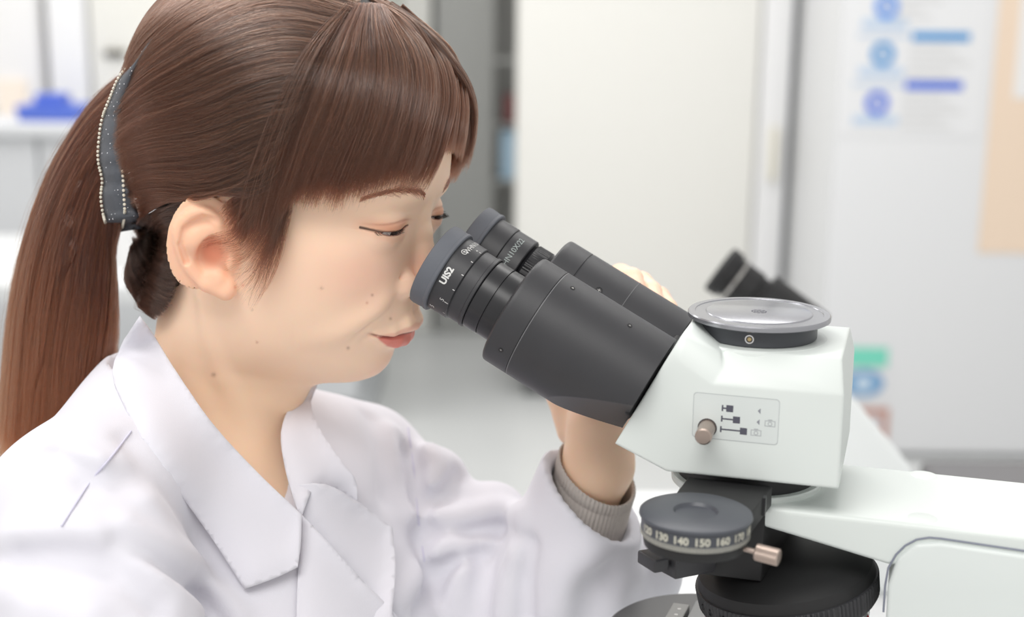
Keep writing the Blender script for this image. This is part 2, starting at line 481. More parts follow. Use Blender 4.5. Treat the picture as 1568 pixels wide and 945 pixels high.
M_steel = mat('steel', srgb(190, 188, 184), 0.28, metal=1.0)
M_chrome = mat('chrome', srgb(215, 215, 215), 0.15, metal=1.0)
M_brass = mat('dull_bronze_knob', srgb(176, 160, 150), 0.35, metal=0.85)
M_ink = mat('label_ink', srgb(84, 84, 96), 0.6)
M_inkpale = mat('label_ink_pale', srgb(178, 182, 184), 0.6)
M_cap = mat('dark_port_cap', srgb(70, 72, 77), 0.40, spec=0.4)
M_disc = mat('brushed_cap_disc', srgb(160, 161, 166), 0.22, metal=0.75)

scope = empty('microscope', tuple(CP + 0.19 * AV + (BENCH - CP[2]) * ZV), -PSI)
tag(scope, 'white microscope with black binocular eyepieces that the woman looks into', 'microscope')
SO = np.array([-0.19, 0, CP[2] - BENCH])     # eyepiece point in the root's frame


def L(a, b, z):
    """microscope millimetres (from the eyepiece point) to the root's frame"""
    return SO + np.array([a, b, z]) / 1000.0


ta = math.radians(28.1)
TV = np.array([math.cos(ta), 0, -math.sin(ta)]); NV = np.array([math.sin(ta), 0, math.cos(ta)]); BB = np.array([0, 1.0, 0])


def wrap_text(s, size, org, r, s0, phi0, name, m, parent, bold=0.0, mirror=False):
    v, f = text_mesh(s, size, bold)
    out = []
    for x, y, _ in v:
        phi = math.radians(phi0) + x / r
        out.append(org + TV * (s0 / 1000.0 - y) + (r + 0.00012) * (-BB * math.cos(phi) + NV * math.sin(phi)))
    return mesh_obj(name, out, f, m, parent, smooth=False)


def ring(s0, s1, r, c=0.4):
    return [(s0, 0.0), (s0, r - c), (s0 + c, r), (s1 - c, r), (s1, r - c), (s1, 0.0)]


def mm(prof): return [(s / 1000.0, r / 1000.0) for s, r in prof]


def eyepiece(bc, nc, near):
    org = L(0, bc, 0) + NV * nc / 1000.0
    name = 'eyepiece'
    root_part = MB().lathe(mm([(4.5, 0), (4.5, 22.0), (5, 24.2), (18.5, 24.2), (19.0, 23.6), (19.0, 23.6), (19.3, 22.8), (19.3, 0)]), org, TV, -BB, 96).build(name, M_black, scope)
    # rubber eyecup with an open cup at the eye side
    MB().lathe(mm([(5.6, 20.5), (-1.0, 20.5), (-5.0, 23.6), (-6.2, 25.4), (-5.6, 26.4), (-3.5, 26.7), (3.0, 26.2), (3.6, 26.6), (5.0, 26.6), (5.6, 26.0), (5.6, 20.5)]), org, TV, -BB, 96, closed=True).build('eyecup', M_rubber, root_part)
    MB().lathe(mm([(4.6, 0), (4.2, 10), (3.8, 17), (3.6, 20.4), (5.4, 20.4), (5.4, 0)]), org, TV, -BB, 64).build('eye_lens', mat('eye_lens_glass', srgb(30, 34, 44), 0.05, spec=0.8), root_part)
    if near:
        MB().lathe(mm([(19.3, 0), (19.3, 23.0), (27.0, 23.0), (27.4, 23.6), (29.2, 23.6), (29.6, 23.2), (29.6, 0)]), org, TV, -BB, 96).build('diopter_ring', M_black, root_part)
        MB().lathe(mm([(29.6, 0), (29.6, 21.9), (30.2, 22.4), (39.2, 22.4), (39.4, 22.0), (39.4, 21.6), (39.8, 21.6), (40.0, 22.3), (56, 22.3), (56, 0)]), org, TV, -BB, 96).build('sleeve', M_black2, root_part)
        wrap_text('WHN10X/22', 0.0046, org, 0.0242, 11.4, 88, 'lettering', M_print, root_part)
        v = MB().lathe(mm([(0, 1.5), (0, 1.9)]), (0, 0, 0), (0, 0, 1), (1, 0, 0), 24, closed=True)
        pts = []; ff = []
        for (x, y, _z) in v.v:
            phi = math.radians(58.5) + x / 0.0242
            pts.append(org + TV * (10.2 / 1000 - y) + 0.02432 * (-BB * math.cos(phi) + NV * math.sin(phi)))
        mesh_obj('ring_mark', pts, v.f, M_print, root_part, smooth=False)
        wrap_text('+', 0.0036, org, 0.0242, 10.2, 58.5, 'lettering', M_print, root_part)
        wrap_text('UIS2', 0.0058, org, 0.0242, 9.8, 14, 'lettering', M_print, root_part, bold=0.00022)
        wrap_text('5', 0.0040, org, 0.0242, 14.0, -21, 'lettering', M_print, root_part)
        wrap_text('5', 0.0042, org, 0.0242, 9.3, -47, 'lettering', M_print, root_part, bold=0.0001)
        wrap_text('+', 0.0034, org, 0.0242, 15.6, 74.5, 'lettering', M_print, root_part)
        tk = MB()
        for ph in (74.5, 50.5, 26.5, 2, -22, -46):
            f_ = math.radians(ph)
            for sgn in (1,):
                w = 0.00022
                q = []
                for ds in (15.6 if ph == -22 else 17.0, 18.4):
                    for dp in (-w, w):
                        pp = f_ + dp / 0.0242
                        q.append(org + TV * ds / 1000 + 0.02432 * (-BB * math.cos(pp) + NV * math.sin(pp)))
                tk.add(q, [(0, 1, 3, 2)])
        tk.build('scale_marks', M_print, root_part, smooth=False)
    else:
        MB().lathe(mm([(19.3, 0), (19.3, 23.6), (33.0, 23.6), (33.6, 23.0), (33.6, 0)]), org, TV, -BB, 96).build('barrel', M_black, root_part)
        wrap_text('WHN10X/22', 0.0052, org, 0.0236, 25.6, 38, 'lettering', mat('grey_print', srgb(170, 180, 178), 0.6), root_part)
        MB().lathe(mm([(33.6, 0), (33.6, 20.5), (35.0, 21.0), (36, 22.4), (46, 22.4), (46.5, 22), (56, 21), (56, 0)]), org, TV, -BB, 240,
                   r_fn=lambda s_, r, a: r * (1 - (0.018 if (0.0358 < s_ < 0.0462 and int(a / (2 * math.pi) * 240) % 3 == 0) else 0))).build('knurled_ring', M_black2, root_part)
    return root_part


eyepiece(-31, -1.4, True)
eyepiece(33, 1.6, False)

# housings of the two tubes
def housing(bc, nc, near):
    org = L(0, bc, 0) + NV * nc / 1000.0
    R = 35.6 if near else 34.6
    cutm = np.array([0.33, -0.76, -0.52]); hc = 65.2
    prof = [(50.5, 0), (50.5, 22.5), (50.5, R - 1.8), (51.0, R - 0.8), (51.8, R - 0.2), (53, R)]
    sv = np.arange(54, 67.5, 1.5)
    prof += [(s, R) for s in sv] + [(67.6, R), (67.9, R - 0.5), (68.4, R - 0.5), (68.7, R)]
    prof += [(s, R) for s in np.arange(70, 143.0, 0.8)] + [(143.4, R), (143.4, 0)]
    mb = MB()
    seg = 260

    def rf(s, r, a):
        if not near or s < 0.08: return r
        # angle 0 is -B, positive towards axis x ref
        dirv = -BB * math.cos(a) + np.cross(TV, -BB) * math.sin(a)
        n_, b_ = dirv @ NV, dirv @ BB
        den = cutm[1] * n_ + cutm[2] * b_
        room = hc - cutm[0] * s * 1000
        if den > 1e-6: return min(r, room / den / 1000.0)
        return r
    mb.lathe(mm(prof), org, TV, -BB, seg, r_fn=rf)
    o = mb.build('tube_housing', M_black, scope, angle=14)
    return o, org, R


hn, orgn, Rn = housing(-31, 1.2, True)
hf, orgf, Rf = housing(33, 2.6, False)
# seam on the far housing and screws


def screw(org, R, s, phi, parent, r=1.4, m=None, head=True):
    f_ = math.radians(phi)
    d = -BB * math.cos(f_) + NV * math.sin(f_)
    p = org + TV * s / 1000 + d * (R - 0.25) / 1000
    mb = MB().lathe(mm([(0, r + 0.5), (0.45, r + 0.4), (0.45, r), (0.1, r * 0.95), (0.1, 0)]), p, d, TV, 20)
    o = mb.build('screw', m or M_blackm, parent)
    t2 = np.cross(d, TV)
    sl = MB()
    for u, w in ((TV, t2), (t2, TV)):
        q = [p + d * 0.0004 + u * (e * r * 0.55 / 1000) + w * (g * 0.22 / 1000) for e in (-1, 1) for g in (-1, 1)]
        sl.add(q, [(0, 1, 3, 2)])
    sl.build('screw_slot', M_steel, o, smooth=False)


screw(orgn, Rn, 77, 72, hn, 1.1)
screw(orgn, Rn, 61, -24.5, hn, 1.1)
screw(orgn, Rn, 117, 69, hn, 1.1)
screw(orgf, Rf, 86, 45.5, hf, 1.9)
wrap_text('1', 0.0035, orgf, Rf / 1000, 57, 41, 'lettering', M_print, hf)
sm = MB().lathe(mm([(103.0, 34.4), (103.0, 34.78), (103.5, 34.78), (103.5, 34.4)]), orgf, TV, -BB, 128, closed=True)
sm.build('seam_ring', mat('seam_grey', srgb(96, 96, 98), 0.5), hf)
sm = MB().lathe(mm([(68.2, 35.0), (68.2, 35.66), (68.6, 35.66), (68.6, 35.0)]), orgn, TV, -BB, 200, closed=True)
sm.build('seam_ring', mat('worn_edge_grey', srgb(120, 120, 122), 0.4), hn)

# bridge that joins the two tubes
br = MB()
pp = [(52, -20), (66, -20), (142, -20), (142, 22), (66, 22), (56, 22)]
br.hull([L(0, 0, 0) + TV * s / 1000 + NV * (n + 0) / 1000 + BB * b / 1000 for s, n in pp for b in (-26, 28)])
br.build('bridge', M_black, scope, bevel=0.002)
# joint plate between binocular and head
jp = MB()
jp.hull([L(0, 0, 0) + TV * s / 1000 + NV * n / 1000 + BB * b / 1000 for s in (140.5, 144.8) for n, b in ((-10, -52), (22, -52), (29, -42), (29, 42), (22, 52), (-10, 52), (-18, 36), (-18, -36))])
jp.build('joint_plate', M_blackm, scope, bevel=0.0015)

# white head
hd = MB()
W_ = 55
hull1 = []
for sg in (-1, 1):
    hull1 += [L(128, sg * W_, -70), L(115, sg * W_, -93.5), L(146, sg * W_, -107), L(243.5, sg * W_, -106.5), L(243, sg * W_, -52), L(170, sg * W_, -52.5)]
    hull1 += [L(240, sg * 40, -35), L(176, sg * 40, -35)]
hd.hull(hull1)
wd = MB()
hull2 = []
fa_ = lambda z: 115 + (z + 93.5) * 0.534
for sg in (-1, 1):
    hull2 += [L(115, sg * W_, -93.5), L(124, sg * W_, -97.3), L(170.5, sg * W_, -52.8), L(fa_(-46), sg * W_, -46), L(152, sg * W_, -41)]
    for b_, z_ in ((53, -36), (50, -27.5), (44, -25.5)):
        hull2 += [L(fa_(z_), sg * b_, z_), L(fa_(z_) + 2.5, sg * b_, z_ - 0.3)]
    hull2 += [L(172.5, sg * 44, -36), L(175, sg * 49, -46)]
wd.hull(hull2)
o1 = hd.build('head_housing', M_white, scope, smooth=False); o2_ = wd.build('mount_shape', M_white, scope, smooth=False)
bo_ = o1.modifiers.new('join', 'BOOLEAN'); bo_.operation = 'UNION'; bo_.object = o2_; bo_.solver = 'EXACT'
me_ = bpy.data.meshes.new_from_object(o1.evaluated_get(bpy.context.evaluated_depsgraph_get()))
bpy.data.objects.remove(o1); bpy.data.objects.remove(o2_)
bm = bmesh.new(); bm.from_mesh(me_)
bmesh.ops.remove_doubles(bm, verts=bm.verts, dist=3e-4)
bmesh.ops.dissolve_limit(bm, angle_limit=math.radians(4.0), verts=bm.verts, edges=bm.edges)
hb_ = MB(); bm.verts.index_update(); hb_.add([tuple(v.co) for v in bm.verts], [tuple(v.index for v in f.verts) for f in bm.faces]); bm.free()
M_whiter = M_white.copy(); M_whiter.name = 'scope_white_rounded'
bn_ = M_whiter.node_tree.nodes.new('ShaderNodeBevel'); bn_.inputs['Radius'].default_value = 0.0028; bn_.samples = 6
M_whiter.node_tree.links.new(bn_.outputs[0], M_whiter.node_tree.nodes['Principled BSDF'].inputs['Normal'])
head = hb_.build('head_housing', M_whiter, scope, bevel=0.0005, bseg=1)

# port on top
MB().lathe(mm([(-40, 43), (-36, 42), (-34.8, 40.5), (-34.6, 36), (-34.6, 0)]), L(188.5, 0, 0), (0, 0, 1), (1, 0, 0), 96).build('port_collar', M_white, scope)
cap = MB().lathe(mm([(-34.6, 0), (-34.6, 34.0), (-33.8, 34.6), (-24.5, 34.6), (-24.0, 33), (-24, 0)]), L(188.5, 0, 0), (0, 0, 1), (1, 0, 0), 96).build('port_cap', M_cap, scope)
MB().lathe(mm([(-24, 0), (-24, 41.0), (-23.4, 42.0), (-21.2, 42.0), (-20.5, 41.4), (-20.5, 37.8), (-20.9, 37.5), (-20.9, 31.6), (-20.5, 31.3), (-20.3, 30.8), (-20.3, 0)]), L(188.5, 0, 0), (0, 0, 1), (1, 0, 0), 128).build('cap_disc', M_disc, cap)
# emblem: broken rings and spokes on the disc
em = MB()
ec = L(188.5, 0, -20.2)
rnd = random.Random(4)
for r0, r1 in ((1.0, 1.7), (2.3, 3.0), (3.7, 4.6)):
    nseg = 10
    for k in range(nseg):
        a0 = 2 * math.pi * (k + rnd.random() * 0.3) / nseg; a1 = a0 + 2 * math.pi / nseg * 0.72
        q = []
        for a in np.linspace(a0, a1, 4):
            q.append(ec + np.array([math.cos(a) * r0, math.sin(a) * r0, 0.05]) / 1000)
            q.append(ec + np.array([math.cos(a) * r1, math.sin(a) * r1, 0.05]) / 1000)
        em.add(q, [(0, 1, 3, 2), (2, 3, 5, 4), (4, 5, 7, 6)])
em.build('round_emblem', mat('emblem_engraving', srgb(88, 88, 100), 0.5), cap, smooth=False)
d = np.array([0.0, -1.0, 0]); ps = L(187.5, -34.4, -29.5)
s_ = MB().lathe(mm([(-0.3, 2.7), (0.5, 2.6), (0.5, 1.9), (-0.2, 1.7), (-0.2, 0)]), ps, d, (0, 0, 1), 32).build('set_screw', M_chrome, cap)
MB().lathe(mm([(-0.2, 1.7), (0.6, 1.1), (0.8, 0)]), ps, d, (0, 0, 1), 20).build('screw_tip', mat('brass_tip', srgb(190, 170, 130), 0.3, metal=1.0), s_)

# label on the near side of the head
lb = MB()
def flat(mb, a0, z0, a1, z1, lift=0.15):
    mb.add([L(a0, -W_ - lift, z0), L(a1, -W_ - lift, z0), L(a1, -W_ - lift, z1), L(a0, -W_ - lift, z1)], [(0, 1, 2, 3)])
A0, A1, Z0, Z1 = 160.0, 208.5, -84.5, -57.8
lab = MB()
rc = 2.0
out = []
for cx, cz, s0 in ((A1 - rc, Z1 - rc, 0), (A0 + rc, Z1 - rc, 90), (A0 + rc, Z0 + rc, 180), (A1 - rc, Z0 + rc, 270)):
    for k in range(5):
        a = math.radians(s0 + k * 22.5)
        out.append((cx + rc * math.cos(a), cz + rc * math.sin(a)))
n = len(out)
lab.add([L(a, -W_ - 0.10, z) for a, z in out], [tuple(range(n))])
label = lab.build('symbol_label', M_white2, head, smooth=False)
fr = MB()
cx, cz = (A0 + A1) / 2, (Z0 + Z1) / 2
inn = [(cx + (a - cx) * (1 - 0.5 / (A1 - A0)), cz + (z - cz) * (1 - 0.6 / (Z1 - Z0))) for a, z in out]
fr.add([L(a, -W_ - 0.16, z) for a, z in out] + [L(a, -W_ - 0.16, z) for a, z in inn], [(k, (k + 1) % n, n + (k + 1) % n, n + k) for k in range(n)])
fr.build('label_border', M_inkpale, label, smooth=False)


def pix(px, py):
    """pixel on the near side of the head -> (a, z) mm"""
    r = P(px, py, 1.0) - np.array([0, 0, ZC]); o = np.array([0, 0, ZC])
    t = ((CP - o) @ BV - W_ / 1000) / (r @ BV)
    q = o + t * r - CP
    return q @ AV * 1000, q[2] * 1000


z6 = lambda x, y: pix(1050 + x / 8.594, 590 + y / 8.594)
for k, (xl, yl, xr, yr) in enumerate([(485, 298, 580, 310), (475, 438, 668, 458), (462, 578, 760, 605)]):
    a0, z0 = z6(xl, yl); a1, z1 = z6(xr, yr)
    zc = (z0 + z1) / 2
    ic = MB()
    flat(ic, a1 - 2.0, zc - 2.0, a1 + 2.0, zc + 2.0)
    flat(ic, a0 - 0.45, zc - 1.8, a0 + 0.45, zc + 1.8)
    flat(ic, a0 + 0.4, zc - 0.45, a1 - 2.0, zc + 0.45)
    ic.build('slider_symbol', M_ink, label, smooth=False)
for (x, y, t) in [(965, 340, 'e'), (950, 485, 'e'), (1110, 505, 'c'), (925, 625, 'c')]:
    a0, z0 = z6(x, y)
    ic = MB()
    if t == 'e':
        ic.add([L(a0 + 0.9, -W_ - 0.15, z0 - 1.7), L(a0 + 0.9, -W_ - 0.15, z0 + 1.7), L(a0 - 0.6, -W_ - 0.15, z0 + 0.2), L(a0 - 0.6, -W_ - 0.15, z0 - 0.2)], [(0, 1, 2, 3)])
        ic.build('eye_symbol', mat('label_ink_mid', srgb(140, 142, 150), 0.6), label, smooth=False)
    else:
        for (u0, w0, u1, w1) in [(-3, -1.9, 3, -1.4), (-3, 1.2, 3, 1.7), (-3, -1.4, -2.5, 1.2), (2.5, -1.4, 3, 1.2), (-1.2, 1.7, 1.2, 2.4)]:
            flat(ic, a0 + u0, z0 + w0, a0 + u1, z0 + w1)
        ic.lathe(mm([(0.15, 0.8), (0.15, 1.3)]), L(a0, -W_, z0 - 0.2), (0, -1, 0), (1, 0, 0), 20, closed=True)
        ic.build('camera_symbol', M_inkpale, label, smooth=False)
# push-pull pin
ka, kz = pix(1083, 655)
kn = MB().lathe(mm([(-3, 5.6), (0.25, 5.5), (0.3, 0)]), L(ka, -W_, kz), (0, -1, 0), (1, 0, 0), 40).build('pin_socket', mat('socket_dark', srgb(96, 92, 92), 0.4, metal=0.6), head)
MB().lathe(mm([(0, 0), (0, 4.8), (16.5, 4.8), (17.3, 4.0), (17.5, 0)]), L(ka, -W_, kz), (0.02, -1, -0.02), (1, 0, 0), 48).build('pull_pin', M_brass, head)

# ring mount under the head, and the arm
MB().lathe(mm([(-126, 0), (-126, 45.5), (-122.2, 45.8), (-121.4, 45.2), (-121.2, 43), (-121.2, 0)]), L(186, 0, 0), (0, 0, 1), (1, 0, 0), 96).build('mount_ring', M_white, scope)
MB().lathe(mm([(-122, 0), (-122, 42), (-106.5, 42), (-106.5, 0)]), L(186, 0, 0), (0, 0, 1), (1, 0, 0), 96).build('mount_collar', M_blackm, scope)
arm = MB()
WA = 47
side = [(148, -131), (197, -136.5), (273, -151.5), (278, -151.5), (470, -190), (470, -125), (150, -125)]
k = len(side)
v = [L(a, -WA, z) for a, z in side] + [L(a, WA, z) for a, z in side]
f = [tuple(range(k))[::-1], tuple(range(k, 2 * k))] + [(i, (i + 1) % k, k + (i + 1) % k, k + i) for i in range(k)]
arm.add(v, f)
armo = arm.build('arm', M_white, scope, bevel=0.004, bseg=4)
# column of the stand going down (below the frame)
st_ = MB()
side = [(274, -162), (278, -146), (287, -136), (300, -133.5), (480, -140), (480, -434), (300, -434), (276, -330)]
k = len(side)
v = [L(a, -WA - 3, z) for a, z in side] + [L(a, WA + 3, z) for a, z in side]
f = [tuple(range(k))[::-1], tuple(range(k, 2 * k))] + [(i, (i + 1) % k, k + (i + 1) % k, k + i) for i in range(k)]
sto = st_.add(v, f).build('stand_column', M_white2, scope, bevel=0.0025)
# dark seam around the stand panel
sm = MB()
sm.tube([L(a, -WA - 0.2, z) for a, z in [(272.6, -180), (272.4, -164), (273.4, -153), (277, -144.5), (281.5, -138.5), (287.5, -134.0), (294, -132.0), (301, -131.8), (350, -133.6), (420, -136.2), (478, -138.5)]], 0.0006, 8)
sm.build('panel_seam', mat('seam_blue_grey', srgb(128, 132, 146), 0.6), scope)
# screw covers on top of the arm
for b_ in (44, -32):
    MB().lathe(mm([(-0.5, 8.3), (0.05, 8.2), (0.25, 7.6), (0.25, 0)]), L(290, b_ - 4, -125), (0, 0, 1), (1, 0, 0), 48).build('screw_cover', M_white, armo)
MB().box(L(140, -90, -442), L(500, 90, -430)).build('stand_base', M_white2, scope, bevel=0.006)

# analyser slider with a graduated dial
def onz(px, py, z):
    r = P(px, py, 1.0) - np.array([0, 0, ZC]); q = np.array([0, 0, ZC]) + r * ((CP[2] + z / 1000 - ZC) / r[2]) - CP
    return q @ AV * 1000, q @ BV * 1000


sl = MB()
ZT = -111.0
c1 = onz(1054, 730, ZT); c2 = onz(1183, 744, ZT); c3 = onz(1148, 790, ZT); c4 = onz(1022, 772, ZT)
sl.hull([L(a, b, z) for a, b in (c1, c2, c3, c4) for z in (ZT, ZT - 12.5)] + [L(c3[0] - 6, c3[1] - 12, z) for z in (ZT, ZT - 12.5)])
anz = sl.build('analyser_slider', M_blackm, scope, bevel=0.001)
sl2 = MB(); nx = (c2[0] * 0.62 + c3[0] * 0.38, c2[1] * 0.62 + c3[1] * 0.38)
sl2.box(L(nx[0] - 0.5, nx[1] - 2.5, ZT - 10.5), L(nx[0] + 1.2, nx[1] + 2.5, ZT + 0.1)); sl2.build('notch', M_black2, anz)
DZ = -109.5
DA, DB = onz(1065.5, 783, DZ)
MB().lathe(mm([(-18.5, 0), (-18.5, 27.5), (-14, 28.5), (-11.5, 28.5), (-11.5, 0)]), L(DA, DB, DZ), (0, 0, 1), (1, 0, 0), 96).build('dial_body', M_blackm, anz)
dial = MB().lathe(mm([(-12.5, 0), (-12.5, 29.2), (-3.2, 29.4), (-1.8, 30.6), (-0.6, 30.4), (0.2, 28.6), (0.5, 12.2), (-1.2, 11), (-1.4, 0)]), L(DA, DB, DZ), (0, 0, 1), (1, 0, 0), 128).build('dial', mat('dial_grey_black', srgb(70, 73, 80), 0.38), anz)
MB().lathe(mm([(-12.4, 29.25), (-12.2, 29.5), (-9.4, 29.6), (-9.3, 29.3)]), L(DA, DB, DZ), (0, 0, 1), (1, 0, 0), 128, closed=True).build('scale_band', mat('scale_band_grey', srgb(128, 128, 124), 0.5), dial)
tk = MB()
for k in range(120):
    a = 2 * math.pi * k / 120
    w = 0.0045
    q = [L(DA, DB, DZ) + np.array([0.02972 * math.cos(a + e * w), 0.02972 * math.sin(a + e * w), z]) for e in (-1, 1) for z in (-0.0121, -0.0096)]
    tk.add(q, [(0, 1, 3, 2)])
tkd = tk.build('scale_marks', mat('pale_print', srgb(196, 194, 180), 0.6), dial, smooth=False); tkd['kind'] = 'stuff'
nums = MB()
for k, sx in enumerate(['120', '130', '140', '150', '160', '170', '180', '190']):
    v, f = text_mesh(sx, 0.0058, 0.0002)
    a0 = math.radians(-140 + 22.0 * k)
    nums.add([L(DA, DB, DZ) + np.array([0.02965 * math.cos(a0 + x / 0.0295), 0.02965 * math.sin(a0 + x / 0.0295), -0.0064 + y]) for x, y, _ in v], f)
nums.build('dial_numbers', mat('pale_print', (0, 0, 0)), dial, smooth=False)
# knurled clamping screw of the dial
kd = np.array([0.96, -0.20, -0.06])
p0 = L(DA, DB, DZ - 14) + kd * 0.028
st1 = MB().lathe(mm([(0, 0), (0, 1.4), (9, 1.4), (9, 0)]), p0, kd, (0, 0, 1), 24).build('clamp_screw', M_brass, anz)
MB().lathe(mm([(7, 0), (7, 3.9), (7.6, 4.5), (19.5, 4.5), (20, 3.8), (20, 0)]), p0, kd, (0, 0, 1), 60, r_fn=lambda s, r, a: r * (1 - 0.05 * (int(a / (2 * math.pi) * 60) % 2))).build('clamp_knob', M_brass, st1)

# nosepiece: fixed black block, prism slider and ribbed turret
nb = MB()
nb.hull([L(a, b, z) for a, b, z in [(164, -48, -130), (203, -48, -130), (215, 40, -130), (164, 40, -130), (164, -48, -171), (203, -48, -171), (215, 40, -171), (164, 40, -171)]])
nb.build('nosepiece_block', M_blackm, scope, bevel=0.001)
def zat(px, py, a, b):
    # height on the sight line above the point (a, b)
    r = P(px, py, 1.0) - np.array([0, 0, ZC]); o = np.array([0, 0, ZC])
    t = ((CP - o) @ BV + b / 1000) / (r @ BV); return (o + t * r - CP)[2] * 1000


zb_ = -166.2; zt_ = -151.5
k0 = onz(1034, 888, zb_); k1 = onz(1096, 876, zb_); k2 = onz(1021, 881, zb_)
k3 = (k1[0] + k2[0] - k0[0], k1[1] + k2[1] - k0[1])
k3 = (k3[0] + (k2[0] - k0[0]) * 2, k3[1] + (k2[1] - k0[1]) * 2)
k2b = (k0[0] + (k2[0] - k0[0]) * 3, k0[1] + (k2[1] - k0[1]) * 3)
pso = MB().hull([L(a, b, z) for a, b in (k0, k1, k3, k2b) for z in (zb_, zt_)]).build('prism_slider', M_black, scope, bevel=0.0008)
zg0, zg1 = -161.5, -153.5
h0 = onz(1002, 879, zg0); h1 = onz(975, 862, zg0); h2 = onz(1025, 875, zg0)
h3 = (h1[0] + h2[0] - h0[0], h1[1] + h2[1] - h0[1])
gr_ = MB().hull([L(a, b, z) for a, b in (h0, h1, h3, h2) for z in (zg0, zg1)]).build('slider_grip', M_black, pso, bevel=0.0012)
ex = np.array(L(*h0, 0)) - np.array(L(*h1, 0)); ey = np.array(L(*h3, 0)) - np.array(L(*h1, 0))
tn = np.array([-0.17, -0.06, 1.0]); tn /= np.linalg.norm(tn)
tc_ = L(214, -12, -180)
rib = MB().lathe(mm([(-17, 0), (-17, 48), (-15, 52.5), (-12, 54.5), (-1.2, 55.2), (-0.2, 54.6), (0, 53.5), (0, 0)]), tc_, tn, (1, 0, 0), 432,
                 r_fn=lambda s, r, a: r - (0.0011 if (-0.0155 < s < -0.001 and int(a / (2 * math.pi) * 432) % 4 < 2) else 0))
turret = rib.build('turret_ring', M_black, scope, angle=30)
MB().lathe(mm([(-0.5, 0), (-0.5, 53.6), (6.5, 52.0), (8.5, 49), (12, 40), (12, 0)]), tc_, tn, (1, 0, 0), 96).build('turret_cover', M_blackm, scope)
e1 = np.cross(tn, [0, 1.0, 0]); e1 /= np.linalg.norm(e1); e2 = np.cross(tn, e1)
for a in (-118, -110, -100, -52, -40, -30):
    aa = math.radians(a)
    d = e1 * math.cos(aa) + e2 * math.sin(aa)
    if d[1] > 0: d = e1 * math.cos(aa) - e2 * math.sin(aa)
    MB().lathe(mm([(-0.6, 2.2), (0.35, 2.0), (0.35, 1.4), (-0.2, 1.2), (-0.2, 0)]), tc_ + tn * (-0.0065) + d * 0.0547, d, tn, 20).build('turret_screw', M_black2, turret)
# objectives
for k, a in enumerate((-62, -134, 154, 82, 10)):
    aa = math.radians(a)
    dd = e1 * math.cos(aa) + e2 * math.sin(aa)
    ax = -tn * 0.93 + dd * 0.34
    po = tc_ - tn * 0.014 + dd * 0.036
    ob = MB().lathe(mm([(0, 0), (0, 12.4), (26, 12.4), (26.5, 11.5), (34, 11.2), (40, 7), (44, 4), (44, 0)]), po, ax, tn, 48).build('objective_lens', M_chrome, turret)
    ring_ = MB().lathe(mm([(9.5, 12.45), (9.6, 12.6), (11.5, 12.6), (11.6, 12.45)]), po, ax, tn, 48, closed=True).build('colour_band', mat('objective_red', srgb(190, 30, 40), 0.4), ob)
    for sx, sh, col, szs in (('100X', 13.5, 'objective_ink', 0.0052), ('\u221e', 18.5, 'objective_red', 0.0052)):
        v, f = text_mesh(sx, szs)
        axn = ax / np.linalg.norm(ax)
        ref = np.array([0.25, -1.0, 0.0]); ref -= ref @ axn * axn; ref /= np.linalg.norm(ref)
        ot = np.cross(-axn, ref)
        mesh_obj('lettering', [po + axn * (sh / 1000 - y) + 0.01255 * (ref * math.cos(x / 0.0124) + ot * math.sin(x / 0.0124)) for x, y, _ in v], f, mat(col, srgb(120, 40, 48), 0.5), ob, smooth=False)

# stage
sg = MB().lathe(mm([(-8, 0), (-8, 62), (-1.5, 64), (0, 62), (0, 0)]), L(166, 0, -232), (0, 0, 1), (1, 0, 0), 128).build('stage_plate', mat('stage_dark', srgb(92, 92, 92), 0.4, metal=0.3), scope)
M_stg = mat('stage_metal', srgb(140, 141, 142), 0.4, metal=0.6)
def splate(nm, pts, z0, z1, m):
    return MB().hull([L(a, b, z) for a, b in pts for z in (z0, z1)]).build(nm, m, sg, bevel=0.0008)
splate('slide_holder', [(150, -52), (182, -50), (186, 30), (154, 32)], -232, -224, M_stg)
splate('scale_plate', [(136, -52), (147, -52), (151, 26), (140, 26)], -231.8, -225, mat('scale_plate_grey', srgb(150, 150, 148), 0.45))
dt = MB()
for k in range(8):
    dt.lathe(mm([(0, 0), (0, 1.3), (0.15, 1.3), (0.15, 0)]), L(142.4 + 0.05 * 9 * k, -46 + 9 * k, -224.95), (0, 0, 1), (1, 0, 0), 14)
dt.build('scale_dots', M_print, sg)
splate('vernier_plate', [(122, -34), (134, -34), (136, -8), (124, -8)], -231.9, -226, M_stg)
dt = MB()
for k in range(3):
    dt.lathe(mm([(0, 0), (0, 1.3), (0.15, 1.3), (0.15, 0)]), L(128, -30 + 9 * k, -225.95), (0, 0, 1), (1, 0, 0), 14)
dt.build('scale_dots', M_print, sg)
splate('specimen_slide', [(170, -58), (215, -58), (215, -35), (170, -35)], -223.9, -221, mat('slide_white', srgb(232, 233, 232), 0.3))
MB().box(L(150, -30, -300), L(300, 30, -241)).build('stage_bracket', M_white2, scope, bevel=0.003)

# bench under the microscope
bt = empty('lab_bench', tuple(CP + 0.25 * AV + (0 - CP[2]) * ZV), -PSI)
tag(bt, 'white laboratory bench that carries the white microscope', 'bench')
MB().box((-0.40, -0.42, BENCH - 0.04), (0.75, 0.42, BENCH)).build('worktop', mat('bench_white', srgb(228, 229, 230), 0.4), bt, bevel=0.004)
for lx in (-0.36, 0.71):
    for ly in (-0.38, 0.38):
        MB().box((lx - 0.025, ly - 0.025, 0), (lx + 0.025, ly + 0.025, BENCH - 0.04)).build('leg', mat('bench_leg', srgb(170, 172, 174), 0.5), bt)

